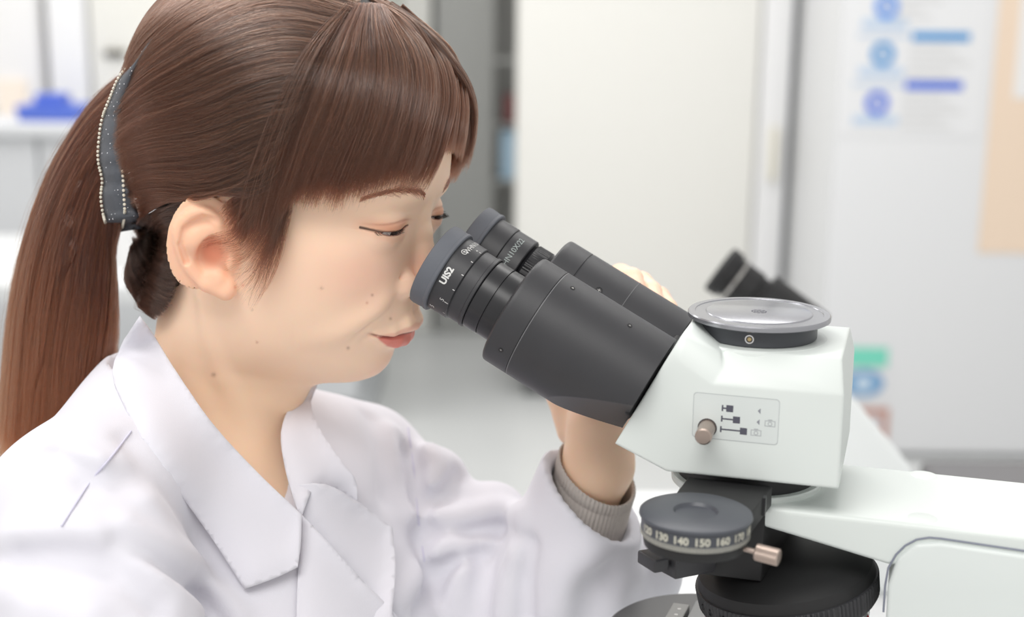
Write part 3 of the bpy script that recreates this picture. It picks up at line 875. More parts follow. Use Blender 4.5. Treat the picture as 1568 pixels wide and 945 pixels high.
# second microscope, far behind the port cap
M_sw = mat('second_scope_white', srgb(228, 232, 232), 0.4)
c2 = P(1106, 414, 1.50)
s2 = empty('microscope', (c2[0] + 0.22, c2[1], 0.74)); tag(s2, 'blurred second microscope with black eyepiece behind the flat port cap', 'microscope')
ax2 = np.array([0.80, -0.18, -0.56]); ax2 /= np.linalg.norm(ax2)
o2 = c2 - np.array(s2.location)
ep = MB().lathe(mm([(0, 20), (-4, 26), (-2, 28), (10, 27), (11, 24), (40, 24), (42, 22), (56, 22), (56, 0)]), o2, ax2, (0, 0, 1), 48).build('eyepiece', M_blackm, s2)
MB().lathe(mm([(50, 0), (50, 32), (120, 32), (120, 0)]), o2 + np.array([0, 0, -0.002]), ax2, (0, 0, 1), 48).build('tube_housing', M_blackm, s2)
MB().lathe(mm([(16, 24.3), (16, 25.2), (19, 25.2), (19, 24.3)]), o2, ax2, (0, 0, 1), 48, closed=True).build('metal_ring', M_steel, ep)
def l2(px, py, dd): return P(px, py, 1.50 + dd) - np.array(s2.location)
hb = MB(); hb.hull([l2(x, y, dd) for dd in (-0.06, 0.06) for x, y in ((1180, 520), (1262, 556), (1292, 598), (1396, 716), (1420, 800), (1180, 800))])
hb.build('limb', M_sw, s2, bevel=0.006)
bz = o2 + np.array([0.15, 0, 0])
MB().box((bz[0] - 0.10, bz[1] - 0.1, 0.0), (bz[0] + 0.07, bz[1] + 0.12, 0.05)).build('stand', M_sw, s2, bevel=0.01)
t2 = empty('equipment_bench', (c2[0] + 0.05, c2[1], 0)); tag(t2, 'white bench carrying the blurred second microscope', 'bench')
rel(MB().box((c2[0] - 0.14, c2[1] - 0.18, 0.70), (c2[0] + 0.24, c2[1] + 0.22, 0.74)).build('worktop', mat('bench_white', (0, 0, 0)), t2, bevel=0.004), t2)
for lx in (c2[0] - 0.11, c2[0] + 0.21):
    for ly in (c2[1] - 0.14, c2[1] + 0.18):
        rel(MB().box((lx - 0.02, ly - 0.02, 0), (lx + 0.02, ly + 0.02, 0.70)).build('leg', mat('bench_leg', (0, 0, 0)), t2), t2)
# ------------------------------------------------------------------ person: body (one continuous skin)
HO = P(410, 345, 0.893)


def head_frame(yaw, pit, rol):
    Y, p, q = map(math.radians, (yaw, pit, rol))
    f = np.array([math.cos(Y), -math.sin(Y), 0]); r = np.array([-math.sin(Y), -math.cos(Y), 0]); u = np.array([0, 0, 1.0])
    f2 = f * math.cos(p) - u * math.sin(p); u2 = u * math.cos(p) + f * math.sin(p)
    return f2, r * math.cos(q) - u2 * math.sin(q), u2 * math.cos(q) + r * math.sin(q)


HF, HR, HU = head_frame(20, 13, 1)
HM = np.stack([HF, HR, HU])                       # rows: local axes


def to_local(w): return (np.asarray(w) - HO) @ HM.T * 1000.0      # world -> head millimetres (forward, right, up)
def to_world(l): return HO + np.asarray(l) / 1000.0 @ HM
def PL(px, py, d): return to_local(P(px, py, d))


def loc_r(px, py, r):
    """sight line meets the head plane at r mm from the midline"""
    o = np.array([0, 0, ZC]); d = P(px, py, 1.0) - o
    t = ((HO - o) @ HR + r / 1000.0) / (d @ HR)
    return to_local(o + t * d)


# face and neck sections: half outlines (forward, right) from front to back at heights u
SECT = {
    147: [(22, 0), (20, 9), (12, 12), (4, 9), (0, 0)],
    142: [(48, 0), (44, 16), (32, 28), (12, 33), (-10, 26), (-24, 0)],
    128: [(78, 0), (73, 22), (60, 40), (38, 52), (12, 56), (-20, 50), (-46, 32), (-62, 0)],
    108: [(98, 0), (94, 20), (84, 38), (65, 54), (38, 66), (8, 69), (-28, 63), (-62, 40), (-84, 0)],
    88: [(107, 0), (104, 18), (95, 36), (80, 51), (55, 65), (25, 73), (0, 74), (-35, 68), (-70, 44), (-93, 0)],
    70: [(109.5, 0), (108, 17), (102, 34), (86, 49), (65, 62), (35, 71), (0, 75), (-35, 70), (-72, 45), (-95, 0)],
    54: [(109, 0), (108, 15), (104.5, 30), (94, 44.5), (73, 57.5), (45, 68), (10, 73), (-35, 70), (-72, 46), (-93, 0)],
    42: [(107, 0), (106, 13), (103.5, 27), (95, 41.5), (77, 54.5), (50, 66), (15, 71), (-30, 69), (-68, 46), (-88, 0)],
    32: [(106, 0), (105, 13), (102.5, 28), (94, 43), (77, 55.5), (52, 66), (18, 70.5), (-28, 67), (-65, 45), (-84, 0)],
    16: [(107, 0), (106, 13), (102.5, 29), (94, 44), (79, 57), (54, 66.5), (20, 70), (-25, 64), (-58, 42), (-75, 0)],
    0: [(109, 0), (108, 12), (104, 27), (95, 42), (80, 55), (56, 65), (22, 68), (-20, 60), (-50, 38), (-64, 0)],
    -15: [(111.5, 0), (110, 11), (104.5, 25), (94.5, 39), (79, 52.5), (56, 62.5), (24, 65), (-16, 55), (-42, 35), (-54, 0)],
    -30: [(113, 0), (110.5, 11), (103.5, 24), (92, 37), (76, 50), (54, 59.5), (24, 61), (-14, 53), (-42, 36), (-56, 0)],
    -45: [(108, 0), (105.5, 11), (98, 23), (87, 35), (71, 46.5), (50, 55.5), (24, 57), (-14, 51), (-44, 36), (-59, 0)],
    -57: [(102.5, 0), (100.5, 10), (93.5, 21.5), (82, 33), (66, 43), (47, 51), (24, 53), (-14, 50), (-46, 36), (-61, 0)],
    -67: [(99.5, 0), (97.5, 10), (89.5, 20.5), (77, 30.5), (61, 39), (43, 46), (23, 49), (-14, 49), (-47, 36), (-62, 0)],
    -75: [(94, 0), (92, 9), (84, 18), (71, 27), (56, 34.5), (39, 41), (21, 45.5), (-14, 48), (-48, 36), (-63, 0)],
    -82: [(83, 0), (81, 8), (73, 16), (61, 23), (48, 30), (34, 36.5), (18, 42.5), (-15, 47), (-48, 36), (-63, 0)],
    -88: [(66, 0), (64.5, 8), (58.5, 15), (50.5, 21), (41, 27), (30, 33.5), (15, 40.5), (-15, 46.5), (-48, 36), (-64, 0)],
    -96: [(54, 0), (52.5, 8), (48, 15), (42, 21.5), (35, 27), (26, 33), (12, 39.5), (-16, 46), (-48, 36), (-65, 0)],
    -112: [(47.5, 0), (46, 8), (42.5, 15), (38, 21), (32, 27), (23, 33), (9, 39), (-17, 45.5), (-50, 35), (-67, 0)],
    -132: [(44, 0), (43, 9), (40, 16), (36, 22), (30, 28.5), (20, 35), (5, 41), (-20, 46.5), (-54, 37), (-71, 0)],
    -152: [(43, 0), (42.5, 10), (40, 19), (36, 27), (29, 35), (18, 42), (2, 48), (-24, 52), (-58, 40), (-76, 0)],
    -175: [(47, 0), (46, 13), (43, 25), (37, 36), (28, 45), (15, 52), (-4, 58), (-32, 60), (-66, 46), (-86, 0)],
}
NTH = 97
TH0 = np.linspace(0, math.pi, NTH)
AXF = 8.0


def axis_f(u):
    """forward position of the polar axis (it leans back with the neck)"""
    return np.where(u < -60, AXF + (u + 60) * 0.12, AXF)


def section_polar(u, pts):
    p = resample(pts, 200)
    ff = p[:, 0] - float(axis_f(np.float64(u)))
    th = np.arctan2(np.maximum(p[:, 1], 0), ff); rho = np.hypot(ff, p[:, 1])
    th[0] = 0; th[-1] = math.pi
    i = np.argsort(th)
    return np.interp(TH0, th[i], rho[i])


US = np.array(sorted(SECT))
RT = np.stack([section_polar(u, SECT[u]) for u in US])
UF = np.arange(-174, 147.01, 1.0)


def cubic_table(us, tab, uf):
    out = np.zeros((len(uf), tab.shape[1]))
    m = np.zeros_like(tab)
    h = np.diff(us)[:, None]; dl = np.diff(tab, axis=0) / h
    m[1:-1] = (dl[:-1] * h[1:] + dl[1:] * h[:-1]) / (h[1:] + h[:-1]); m[0] = dl[0]; m[-1] = dl[-1]
    k = np.clip(np.searchsorted(us, uf, side='right') - 1, 0, len(us) - 2)
    hh = (us[k + 1] - us[k])[:, None].astype(float); t = ((uf - us[k])[:, None]) / hh
    out = (2 * t ** 3 - 3 * t ** 2 + 1) * tab[k] + (t ** 3 - 2 * t ** 2 + t) * hh * m[k] + (-2 * t ** 3 + 3 * t ** 2) * tab[k + 1] + (t ** 3 - t ** 2) * hh * m[k + 1]
    return out


RF = cubic_table(US, RT, UF)
for _ in range(3):                       # soften along theta and u
    RF[:, 1:-1] = 0.25 * RF[:, :-2] + 0.5 * RF[:, 1:-1] + 0.25 * RF[:, 2:]
    RF[1:-1] = 0.25 * RF[:-2] + 0.5 * RF[1:-1] + 0.25 * RF[2:]
RF = RF.astype(np.float32)


def d_loft(f, r, u):
    a = np.abs(r); ff = f - axis_f(u)
    th = np.arctan2(a, ff); rho = np.hypot(ff, a)
    uc = np.clip(u, UF[0], UF[-1] - 1e-3)
    iu = (uc - UF[0]); i0 = iu.astype(np.int32); tu = iu - i0
    it = np.clip(th / math.pi * (NTH - 1), 0, NTH - 1.001); j0 = it.astype(np.int32); tt = it - j0
    R = (RF[i0, j0] * (1 - tt) + RF[i0, j0 + 1] * tt) * (1 - tu) + (RF[i0 + 1, j0] * (1 - tt) + RF[i0 + 1, j0 + 1] * tt) * tu
    d = (rho - R) * 0.9
    # lid on the crown
    d = np.maximum(d, np.where(u > 100, (u - 147.0), -1e3))
    lo = UF[0] - u
    return np.maximum(d, lo)


def smin(a, b, k):
    h = np.maximum(k - np.abs(a - b), 0) / k
    return np.minimum(a, b) - h * h * k * 0.25


def smax(a, b, k): return -smin(-a, -b, k)


def d_sph(p, c, r): return np.sqrt(((p - np.float32(c)) ** 2).sum(1)) - r


def d_ell(p, c, s, R=None):
    q = p - np.float32(c)
    if R is not None: q = q @ np.float32(R).T
    s = np.float32(s)
    k0 = np.sqrt(((q / s) ** 2).sum(1)); k1 = np.sqrt(((q / (s * s)) ** 2).sum(1)) + 1e-9
    return k0 * (k0 - 1) / k1


def d_cap(p, a, b, ra, rb):
    a = np.float32(a); b = np.float32(b); ab = b - a
    t = np.clip(((p - a) @ ab) / (ab @ ab), 0, 1)
    return np.sqrt(((p - a - t[:, None] * ab) ** 2).sum(1)) - (ra + (rb - ra) * t)


def d_chain(p, pts, rads, k=0.0):
    d = None
    for i in range(len(pts) - 1):
        e = d_cap(p, pts[i], pts[i + 1], rads[i], rads[i + 1])
        d = e if d is None else (smin(d, e, k) if k else np.minimum(d, e))
    return d


def curve_dist(p, pts):
    d = None
    for i in range(len(pts) - 1):
        e = d_cap(p, pts[i], pts[i + 1], 0, 0)
        d = e if d is None else np.minimum(d, e)
    return d


EYE = {1: np.array([89.2, 32.0, 31.5]), -1: np.array([90.0, -32.0, 31.0])}
EYE_R = 13.4


def lid_edges(x):
    """upper and lower lid edge heights above the eye centre; x runs outwards from the inner corner (-1) to the outer (+1)"""
    up = 2.0 - 0.3 * (1 - x * x) - 0.8 * x
    lo = up - 2.5 * np.clip(1 - np.abs(x) ** 2.2, 0, 1) - 0.02
    return up, lo


def d_face(p):
    f, r, u = p[:, 0], p[:, 1], p[:, 2]
    d = d_loft(f, r, u)
    q = p.copy(); q[:, 1] = np.abs(q[:, 1])
    # soft hollow of the eye sockets
    d = d + 1.3 * np.exp(-(((f - 106) / 14) ** 2 + ((q[:, 1] - 19) / 9) ** 2 + ((u - 37) / 9) ** 2)) \
          + 1.2 * np.exp(-(((f - 98) / 14) ** 2 + ((q[:, 1] - 34) / 15) ** 2 + ((u - 44) / 4.5) ** 2))
    # brow ridge, cheek fullness
    d = d - 1.6 * np.exp(-(((q[:, 1] - 28) / 20) ** 2 + ((u - 54) / 6) ** 2 + ((f - 100) / 18) ** 2))
    # lids over the eyeballs
    for s in (1, -1):
        c = EYE[s]
        e = d_sph(p, c, EYE_R + 1.35)
        d = smin(d, e, 5.0)
        x = (s * r - s * c[1]) / 14.6
        up, lo = lid_edges(x)
        du = u - c[2]
        # opening between the lids
        op = np.maximum(np.maximum(du - up, lo - du), (np.abs(x) - 1.0) * 8)
        op = np.maximum(op, np.abs(d_sph(p, c, EYE_R + 1.2)) - 5.0)
        d = smax(d, -op, 0.7)
        # crease of the upper lid
        cr_ = np.abs(du - (up + 5.2 - 1.6 * x * x)) / 0.7
        d = d + 0.42 * np.exp(-cr_ ** 2) * np.exp(-(x / 1.05) ** 6) * (f > 70)
        lb = np.exp(-((du - (lo - 4.0)) / 2.2) ** 2 - (x / 0.8) ** 4) * 0.5 * (f > 70)
        d = d - lb
        # eye bag crease
    # nose
    n = d_chain(p, [(101, 0, 46), (106.5, 0, 28), (115.0, 0, 7)], [5.2, 5.6, 6.8], 4)
    n = smin(n, d_sph(p, (117.0, 0, 2.5), 8.0), 4)
    n = smin(n, d_ell(q, (108.6, 13.6, -3.5), (8.0, 6.4, 7.6)), 3.0)
    n = smin(n, d_chain(p, [(117, 0, -1), (112, 0, -9)], [4.5, 4.2]), 3)
    d = smin(d, n, 5.5)
    d = smax(d, -d_ell(q, (112.0, 7.0, -9.8), (5.5, 3.2, 3.4)), 1.5)
    d = d + 1.5 * np.exp(-(curve_dist(q, [(108.0, 18.5, 4), (102.5, 20.5, -3), (105, 18.5, -11.5)]) / 1.6) ** 2)
    # philtrum and lips
    lipn = d_chain(q, [(112.6, 0, -31.5), (111.0, 7, -31.2), (106.4, 15, -35.2), (99.0, 24.5, -37.8)], [5.3, 4.9, 3.4, 1.4], 2)
    lowl = d_chain(q, [(107.8, 0, -43.2), (106.5, 7.5, -42.8), (102.6, 15, -42.0), (98.4, 23.5, -39.2)], [5.6, 5.2, 3.6, 1.4], 2)
    d = smin(d, lipn, 5.0)
    d = smin(d, lowl, 5.0)
    mouth = curve_dist(q, [(116.5, 0, -37.2), (113.0, 8.5, -37.4), (106.2, 17, -39.0), (98.8, 26, -37.8), (97, 28.5, -37.2)])
    d = d + 1.9 * np.exp(-(mouth / 1.35) ** 2)
    d = d + 0.8 * np.exp(-(((q[:, 1]) / 3.0) ** 2 + ((u + 19) / 8) ** 2 + ((f - 115) / 8) ** 2))
    d = d - 0.5 * np.exp(-(((q[:, 1] - 4.2) / 1.8) ** 2 + ((u + 20) / 9) ** 2 + ((f - 115) / 8) ** 2))
    # smile fold: cheek stands over the lip field
    fold = [(105, 20.5, -8), (102, 25, -18), (97.5, 31, -28), (93, 35.0, -38), (89, 36.5, -48), (84, 37, -56)]
    fd = curve_dist(q, fold)
    side = (q[:, 1] - np.interp(u, [-56, -48, -38, -28, -18, -8], [37, 36.5, 35, 31, 25, 20.5]))
    w = np.exp(-((u + 28) / 22) ** 4)
    d = d - 2.8 * w * np.exp(-((side - 7.5) / 7.5) ** 2) * (f > 60)
    d = d + 1.1 * w * np.exp(-(fd / 2.2) ** 2)
    d = d + 0.9 * np.exp(-(((q[:, 1] - 28.5) / 3.5) ** 2 + ((u + 41) / 5) ** 2 + ((f - 96) / 9) ** 2))
    # hollow under the lower lip, chin pad
    d = d + 1.0 * np.exp(-((q[:, 1] / 14) ** 2 + ((u + 53.5) / 4.2) ** 2 + ((f - 105) / 12) ** 2))
    d = d - 0.8 * np.exp(-((q[:, 1] / 13) ** 2 + ((u + 65) / 8) ** 2 + ((f - 100) / 14) ** 2))
    # neck muscle (sternomastoid) and windpipe
    sm_ = d_chain(q, [(-8, 50, -42), (8, 36, -95), (30, 18, -150)], [4, 7, 6])
    d = smin(d, sm_ + 1.5, 9)
    return d


def ear_geom():
    """rim of the visible ear traced in the head's side planes"""
    rim_px = [(352, 356, 69), (345, 335, 72), (327, 317, 76), (304, 312, 80), (281, 321, 84), (265, 341, 86), (261, 366, 86), (268, 392, 83), (282, 415, 79), (300, 434, 75), (320, 447, 71)]
    return np.array([loc_r(x, y, r) for x, y, r in rim_px])


RIM = ear_geom()
EC = RIM.mean(0)
_dv = EC - RIM; RIM = resample(RIM + _dv / np.linalg.norm(_dv, axis=1)[:, None] * 5.2, 26)
LOBE = loc_r(346, 447, 67)
TRAG = loc_r(356, 398, 69)
ANTI = resample([loc_r(x, y, r) for x, y, r in ((334, 350, 73), (316, 352, 76), (299, 364, 78), (291, 384, 77), (297, 405, 75), (314, 421, 72))], 16)
CONCH = loc_r(324, 388, 74)
SLOT_PX = ((338, 337, 75), (312, 334, 79), (287, 350, 83), (279, 374, 83), (286, 400, 79))
# plane of the ear
_q = RIM - EC
_u, _s, _vt = np.linalg.svd(_q)
EN = _vt[2] if _vt[2][1] > 0 else -_vt[2]


SLOT = [loc_r(x, y, r) + EN * 2.2 for x, y, r in SLOT_PX]


def d_ear(p, s):
    q = p.copy()
    if s < 0: q[:, 1] = -q[:, 1]
    # plate
    ax1 = _vt[0]; ax2 = _vt[1]
    R = np.stack([ax1, ax2, EN])
    plate = d_ell(q, EC - EN * 2.2 + (LOBE - EC) * 0.06, (31, 18.5, 2.6), R)
    rim = d_chain(q, list(RIM), list(np.interp(np.linspace(0, 1, 26), [0, 0.25, 0.5, 0.8, 1], [2.6, 3.6, 3.8, 3.2, 3.8])))
    d = smin(plate, rim, 3.0)
    d = smin(d, d_ell(q, LOBE + np.array([-1.0, 0, 3.0]), (6.5, 4.2, 7.0)), 5)
    d = smin(d, d_chain(q, [RIM[-1], LOBE], [4.2, 4.8]), 4)
    anti = d_chain(q, list(ANTI), list(np.interp(np.linspace(0, 1, 16), [0, 0.4, 1], [1.8, 3.2, 2.6])))
    d = smin(d, anti, 3.5)
    root = d_chain(q, [RIM[0], CONCH + np.array([2, -3, 5])], [2.8, 1.8])
    d = smin(d, root, 3)
    bowl = d_ell(q, CONCH + EN * 2.0, (10.0, 6.0, 13.0))
    d = smax(d, -bowl, 2.5)
    slot = d_chain(q, SLOT, [2.0, 2.8, 2.8, 2.4, 1.6])
    d = smax(d, -slot, 2.0)
    d = smin(d, d_ell(q, TRAG, (4.0, 4.2, 7.0)), 4)
    d = smin(d, d_ell(q, loc_r(330, 424, 70), (6, 4, 5)), 4)
    # back of the bowl joins the head
    d = smin(d, d_chain(q, [EC - EN * 4, EC + np.array([12, -18, 0])], [9, 12]), 5)
    d = smax(d, -d_ell(q, CONCH + EN * 3.0, (9.0, 6.5, 11.5)), 2.0)
    d = smin(d, d_ell(q, CONCH - EN * 9.0, (13, 7, 15)), 3)
    return d


# the left arm, its hand at the far side of the eyepiece tube, and the right arm
NECKB = np.array([-20.0, 0, -150])
HD = 0.020
SH_R = PL(126, 815, 0.815); SH_L = PL(548, 725, 1.03)
EL_L = PL(790, 980, 0.985); WR_L = PL(916, 712, 0.925)
EL_R = PL(90, 1180, 0.70); WR_R = PL(470, 1230, 0.70)
CHEST = PL(330, 980, 0.93)
PALM = PL(925, 575, 0.935 + HD)
MCP = [PL(905, 520, 0.945 + HD), PL(934, 508, 0.950 + HD), PL(962, 510, 0.952 + HD), PL(988, 520, 0.952 + HD)]
PIP = [PL(950, 424, 0.925 + HD + 0.003), PL(980, 436, 0.930 + HD + 0.003), PL(1007, 458, 0.932 + HD + 0.003), PL(1024, 490, 0.932 + HD + 0.003)]
DIP = [PL(967, 428, 0.898 + HD + 0.007), PL(995, 448, 0.904 + HD + 0.007), PL(1020, 474, 0.908 + HD + 0.007), PL(1034, 506, 0.912 + HD + 0.007)]
TIPF = [PL(975, 448, 0.884 + HD + 0.007), PL(1002, 466, 0.889 + HD + 0.007), PL(1026, 492, 0.894 + HD + 0.007), PL(1040, 520, 0.900 + HD + 0.007)]
TH_ = [PL(885, 655, 0.927 + HD), PL(864, 602, 0.935 + HD), PL(870, 548, 0.940 + HD), PL(884, 505, 0.940 + HD)]


def d_hand(p):
    d = d_chain(p, [WR_L * 0.55 + EL_L * 0.45, WR_L], [26, 23.0])
    d = smin(d, d_chain(p, [WR_L, PL(918, 655, 0.928), PALM], [23.0, 22.5, 23]), 8)
    for i in range(4):
        d = smin(d, d_chain(p, [PALM * 0.75 + WR_L * 0.25 + (MCP[i] - PALM) * 0.35, MCP[i]], [13, 11.0]), 10)
    for i in range(4):
        k = (1.0, 1.04, 1.0, 0.86)[i]
        fg = d_chain(p, [MCP[i], PIP[i], DIP[i], TIPF[i]], [10.2 * k, 8.8 * k, 7.8 * k, 6.8 * k], 2.0)
        d = smin(d, fg, 3.5)
    d = smin(d, d_chain(p, TH_, [15, 12.5, 9.8, 8.2], 3), 6)
    return d


def d_torso(p):
    d = d_chain(p, [NECKB + (0, 0, 10), CHEST * 0.5 + NECKB * 0.5], [42, 60])
    d = smin(d, d_chain(p, [CHEST * 0.6 + NECKB * 0.4, CHEST], [78, 92]), 30)
    d = smin(d, d_chain(p, [NECKB + (-20, 12, -5), SH_R], [26, 34]), 30)
    d = smin(d, d_chain(p, [NECKB + (-20, -12, -5), SH_L], [26, 26]), 30)
    d = smin(d, d_chain(p, [SH_R, EL_R, WR_R], [34, 31, 22], 10), 15)
    d = smin(d, d_chain(p, [SH_L, PL(632, 800, 1.005), EL_L, WR_L * 0.55 + EL_L * 0.45], [28, 27, 27, 26], 6), 15)
    return d


LO_H = np.array([-110, -100, -185]); HI_H = np.array([140, 100, 160])


def sdf(p):
    p = np.asarray(p, np.float32)
    out = np.full(len(p), 1e3, np.float32)
    for a in range(0, len(p), 400000):
        q = p[a:a + 400000]
        d = np.full(len(q), 1e3, np.float32)
        m = (q[:, 2] < -95)
        if m.any(): d[m] = d_torso(q[m])
        m = (q[:, 0] > 90) & (q[:, 1] < -5) & (np.linalg.norm(q - np.float32(WR_L), axis=1) < 300)
        if m.any():
            dh = d_hand(q[m]); d[m] = smin(d[m], dh, 8)
        m = np.all((q > LO_H - 12) & (q < HI_H + 12), axis=1)
        if m.any():
            qq = q[m]
            df_ = d_face(qq)
            e = np.full(len(qq), 1e3, np.float32)
            for s in (1, -1):
                me = (np.abs(qq[:, 0] - EC[0]) < 60) & (s * qq[:, 1] > 35) & (np.abs(qq[:, 2] - EC[2]) < 60)
                if me.any(): e[me] = d_ear(qq[me], s)
            df_ = smin(df_, e, 5.0)
            dd = d[m]
            kk = 22.0
            d[m] = np.where(qq[:, 2] < -90, smin(dd, df_, kk), np.minimum(dd, df_))
        out[a:a + 400000] = d
    return out


def surface_nets(fn, lo, hi, h, nb=8):
    lo = np.array(lo, float); H = h * nb
    dims = np.ceil((np.array(hi) - lo) / H).astype(int)
    I = np.stack(np.meshgrid(*[np.arange(n) for n in dims], indexing='ij'), -1).reshape(-1, 3)
    dc = fn(lo + (I + 0.5) * H)
    act = I[np.abs(dc) < H * 0.87 * 1.45 + 2]
    g = np.stack(np.meshgrid(*[np.arange(nb + 1)] * 3, indexing='ij'), -1).reshape(-1, 3)
    cellv, keys, ex = [], [], []
    S = (dims * nb + 4).astype(np.int64)
    key = lambda c: (c[:, 0].astype(np.int64) * S[1] + c[:, 1]) * S[2] + c[:, 2]
    E = [(a, b) for a in range(8) for b in (a ^ 1, a ^ 2, a ^ 4) if a < b]
    CO = np.array([[(c >> 2) & 1, (c >> 1) & 1, c & 1] for c in range(8)])
    faces = []
    for a in range(0, len(act), 700):
        blk = act[a:a + 700]
        idx = blk[:, None, :] * nb + g[None]
        val = fn(lo + idx.reshape(-1, 3) * h).reshape(len(blk), nb + 1, nb + 1, nb + 1)
        n = nb
        cv = np.stack([val[:, c[0]:c[0] + n, c[1]:c[1] + n, c[2]:c[2] + n] for c in CO], -1)
        ins = cv < 0
        mix = ins.any(-1) & ~ins.all(-1)
        bi, ci, cj, ck = np.nonzero(mix)
        if not len(bi): continue
        v8 = cv[bi, ci, cj, ck]
        cell = blk[bi] * nb + np.stack([ci, cj, ck], 1)
        acc = np.zeros((len(bi), 3)); cnt = np.zeros(len(bi))
        for e0, e1 in E:
            x0, x1 = v8[:, e0], v8[:, e1]
            s = (x0 < 0) != (x1 < 0)
            t = np.where(s, x0 / np.where(s, x0 - x1, 1), 0)
            acc += np.where(s[:, None], CO[e0] + t[:, None] * (CO[e1] - CO[e0]), 0); cnt += s
        cellv.append(lo + (cell + acc / cnt[:, None]) * h); keys.append(key(cell))
        s0 = v8[:, 0] < 0
        for axk, ec in ((0, 4), (1, 2), (2, 1)):
            s = s0 != (v8[:, ec] < 0)
            if not s.any(): continue
            o1 = np.zeros(3, int); o2 = np.zeros(3, int); o1[(axk + 1) % 3] = 1; o2[(axk + 2) % 3] = 1
            c = cell[s]
            q = np.stack([key(c), key(c - o1), key(c - o1 - o2), key(c - o2)], 1)
            fl = s0[s]
            q = np.where(fl[:, None], q, q[:, ::-1])
            faces.append(q)
    V = np.vstack(cellv); K = np.concatenate(keys); Fq = np.vstack(faces)
    o = np.argsort(K); K = K[o]; V = V[o]
    j = np.clip(np.searchsorted(K, Fq), 0, len(K) - 1)
    ok = (K[j] == Fq).all(1)
    return V, j[ok]


def grad(p, e=0.25):
    g = np.zeros_like(p)
    for k in range(3):
        d = np.zeros(3); d[k] = e
        g[:, k] = (sdf(p + d) - sdf(p - d)) / (2 * e)
    return g


def project(p, it=2, cl=1.0):
    for _ in range(it):
        d = sdf(p).astype(float); g = grad(p); n2 = (g * g).sum(1) + 1e-6
        st_ = -(d / n2)[:, None] * g
        ln = np.linalg.norm(st_, axis=1, keepdims=True)
        p = p + st_ * np.minimum(1, cl / (ln + 1e-9))
    return p


import time as _time
_t0 = _time.time()
PTS = np.vstack([SH_R, EL_R, WR_R, SH_L, EL_L, CHEST, np.array(PIP)])
lo_b = np.minimum(LO_H, PTS.min(0) - 110); hi_b = np.maximum(HI_H, PTS.max(0) + 110)
lo_b[2] = max(lo_b[2], -330)
BV_, BF_ = surface_nets(sdf, lo_b, hi_b, 1.5)
print('nets', len(BV_), len(BF_), _time.time() - _t0)
BV_ = project(BV_, 1, 0.8)
print('proj', _time.time() - _t0)

# finer mesh on the face and the near ear
bm = bmesh.new()
me = bpy.data.meshes.new('body')
me.from_pydata(BV_.tolist(), [], BF_.tolist())
bm.from_mesh(me)
sel = []
for fc in bm.faces:
    c = fc.calc_center_median()
    if (c.x > 74 and -50 < c.z < 62 and -48 < c.y < 56) or (c.y > 62 and -34 < c.x < 28 and -38 < c.z < 38):
        sel.append(fc)
edges = list({e for fc in sel for e in fc.edges})
bmesh.ops.subdivide_edges(bm, edges=edges, cuts=1, use_grid_fill=True)
bm.to_mesh(me); bm.free()
V = np.zeros(len(me.vertices) * 3); me.vertices.foreach_get('co', V); V = V.reshape(-1, 3)
mk = (V[:, 0] < 140) & (V[:, 2] > -125) & (V[:, 2] < 75) & (V[:, 0] > -40) & (np.abs(V[:, 1]) < 100)
V[mk] = project(V[mk], 2, 0.6)
print('refine', len(V), _time.time() - _t0)

# skin tint (its own colour: make-up, blush, lips, redder ears and knuckles, moles; plus painted crease shade)
f_, r_, u_ = V[:, 0], V[:, 1], V[:, 2]
qa = V.copy(); qa[:, 1] = np.abs(qa[:, 1])
base = np.array(srgb(254, 217, 190)[:3]); colr = np.tile(base, (len(V), 1))


def blend(w, c):
    global colr
    w = np.clip(w, 0, 1)[:, None]
    colr = colr * (1 - w) + np.array(srgb(*c)[:3]) * w


g3 = lambda c, s: np.exp(-(((qa - np.array(c)) / np.array(s)) ** 2).sum(1))
blend(0.55 * g3((94, 45, 4), (34, 26, 22)), (243, 190, 168))
blend(0.5 * g3((112, 0, 6), (14, 15, 14)), (240, 188, 166))
blend(0.35 * g3((98, 0, -66), (15, 22, 12)), (242, 196, 174))
blend(0.5 * smoothstep(-70, -110, u_), (247, 212, 178))
em_ = ((np.abs(f_ - EC[0]) < 45) & (np.abs(r_) > 55) & (np.abs(u_ - EC[2]) < 50)).astype(float)
_ne = em_ > 0
em_[_ne] = smoothstep(4.0, 0.5, d_ear(np.float32(qa[_ne]), 1)) * smoothstep(60, 70, qa[_ne, 1])
blend(em_ * 0.5, (244, 176, 140))
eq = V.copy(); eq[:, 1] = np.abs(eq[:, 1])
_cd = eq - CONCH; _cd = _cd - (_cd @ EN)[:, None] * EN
blend(0.7 * (np.abs((eq - CONCH) @ EN) < 14) * np.exp(-((np.linalg.norm(_cd, axis=1)) / 9.0) ** 4) * (np.abs(r_) > 50), (206, 104, 70))
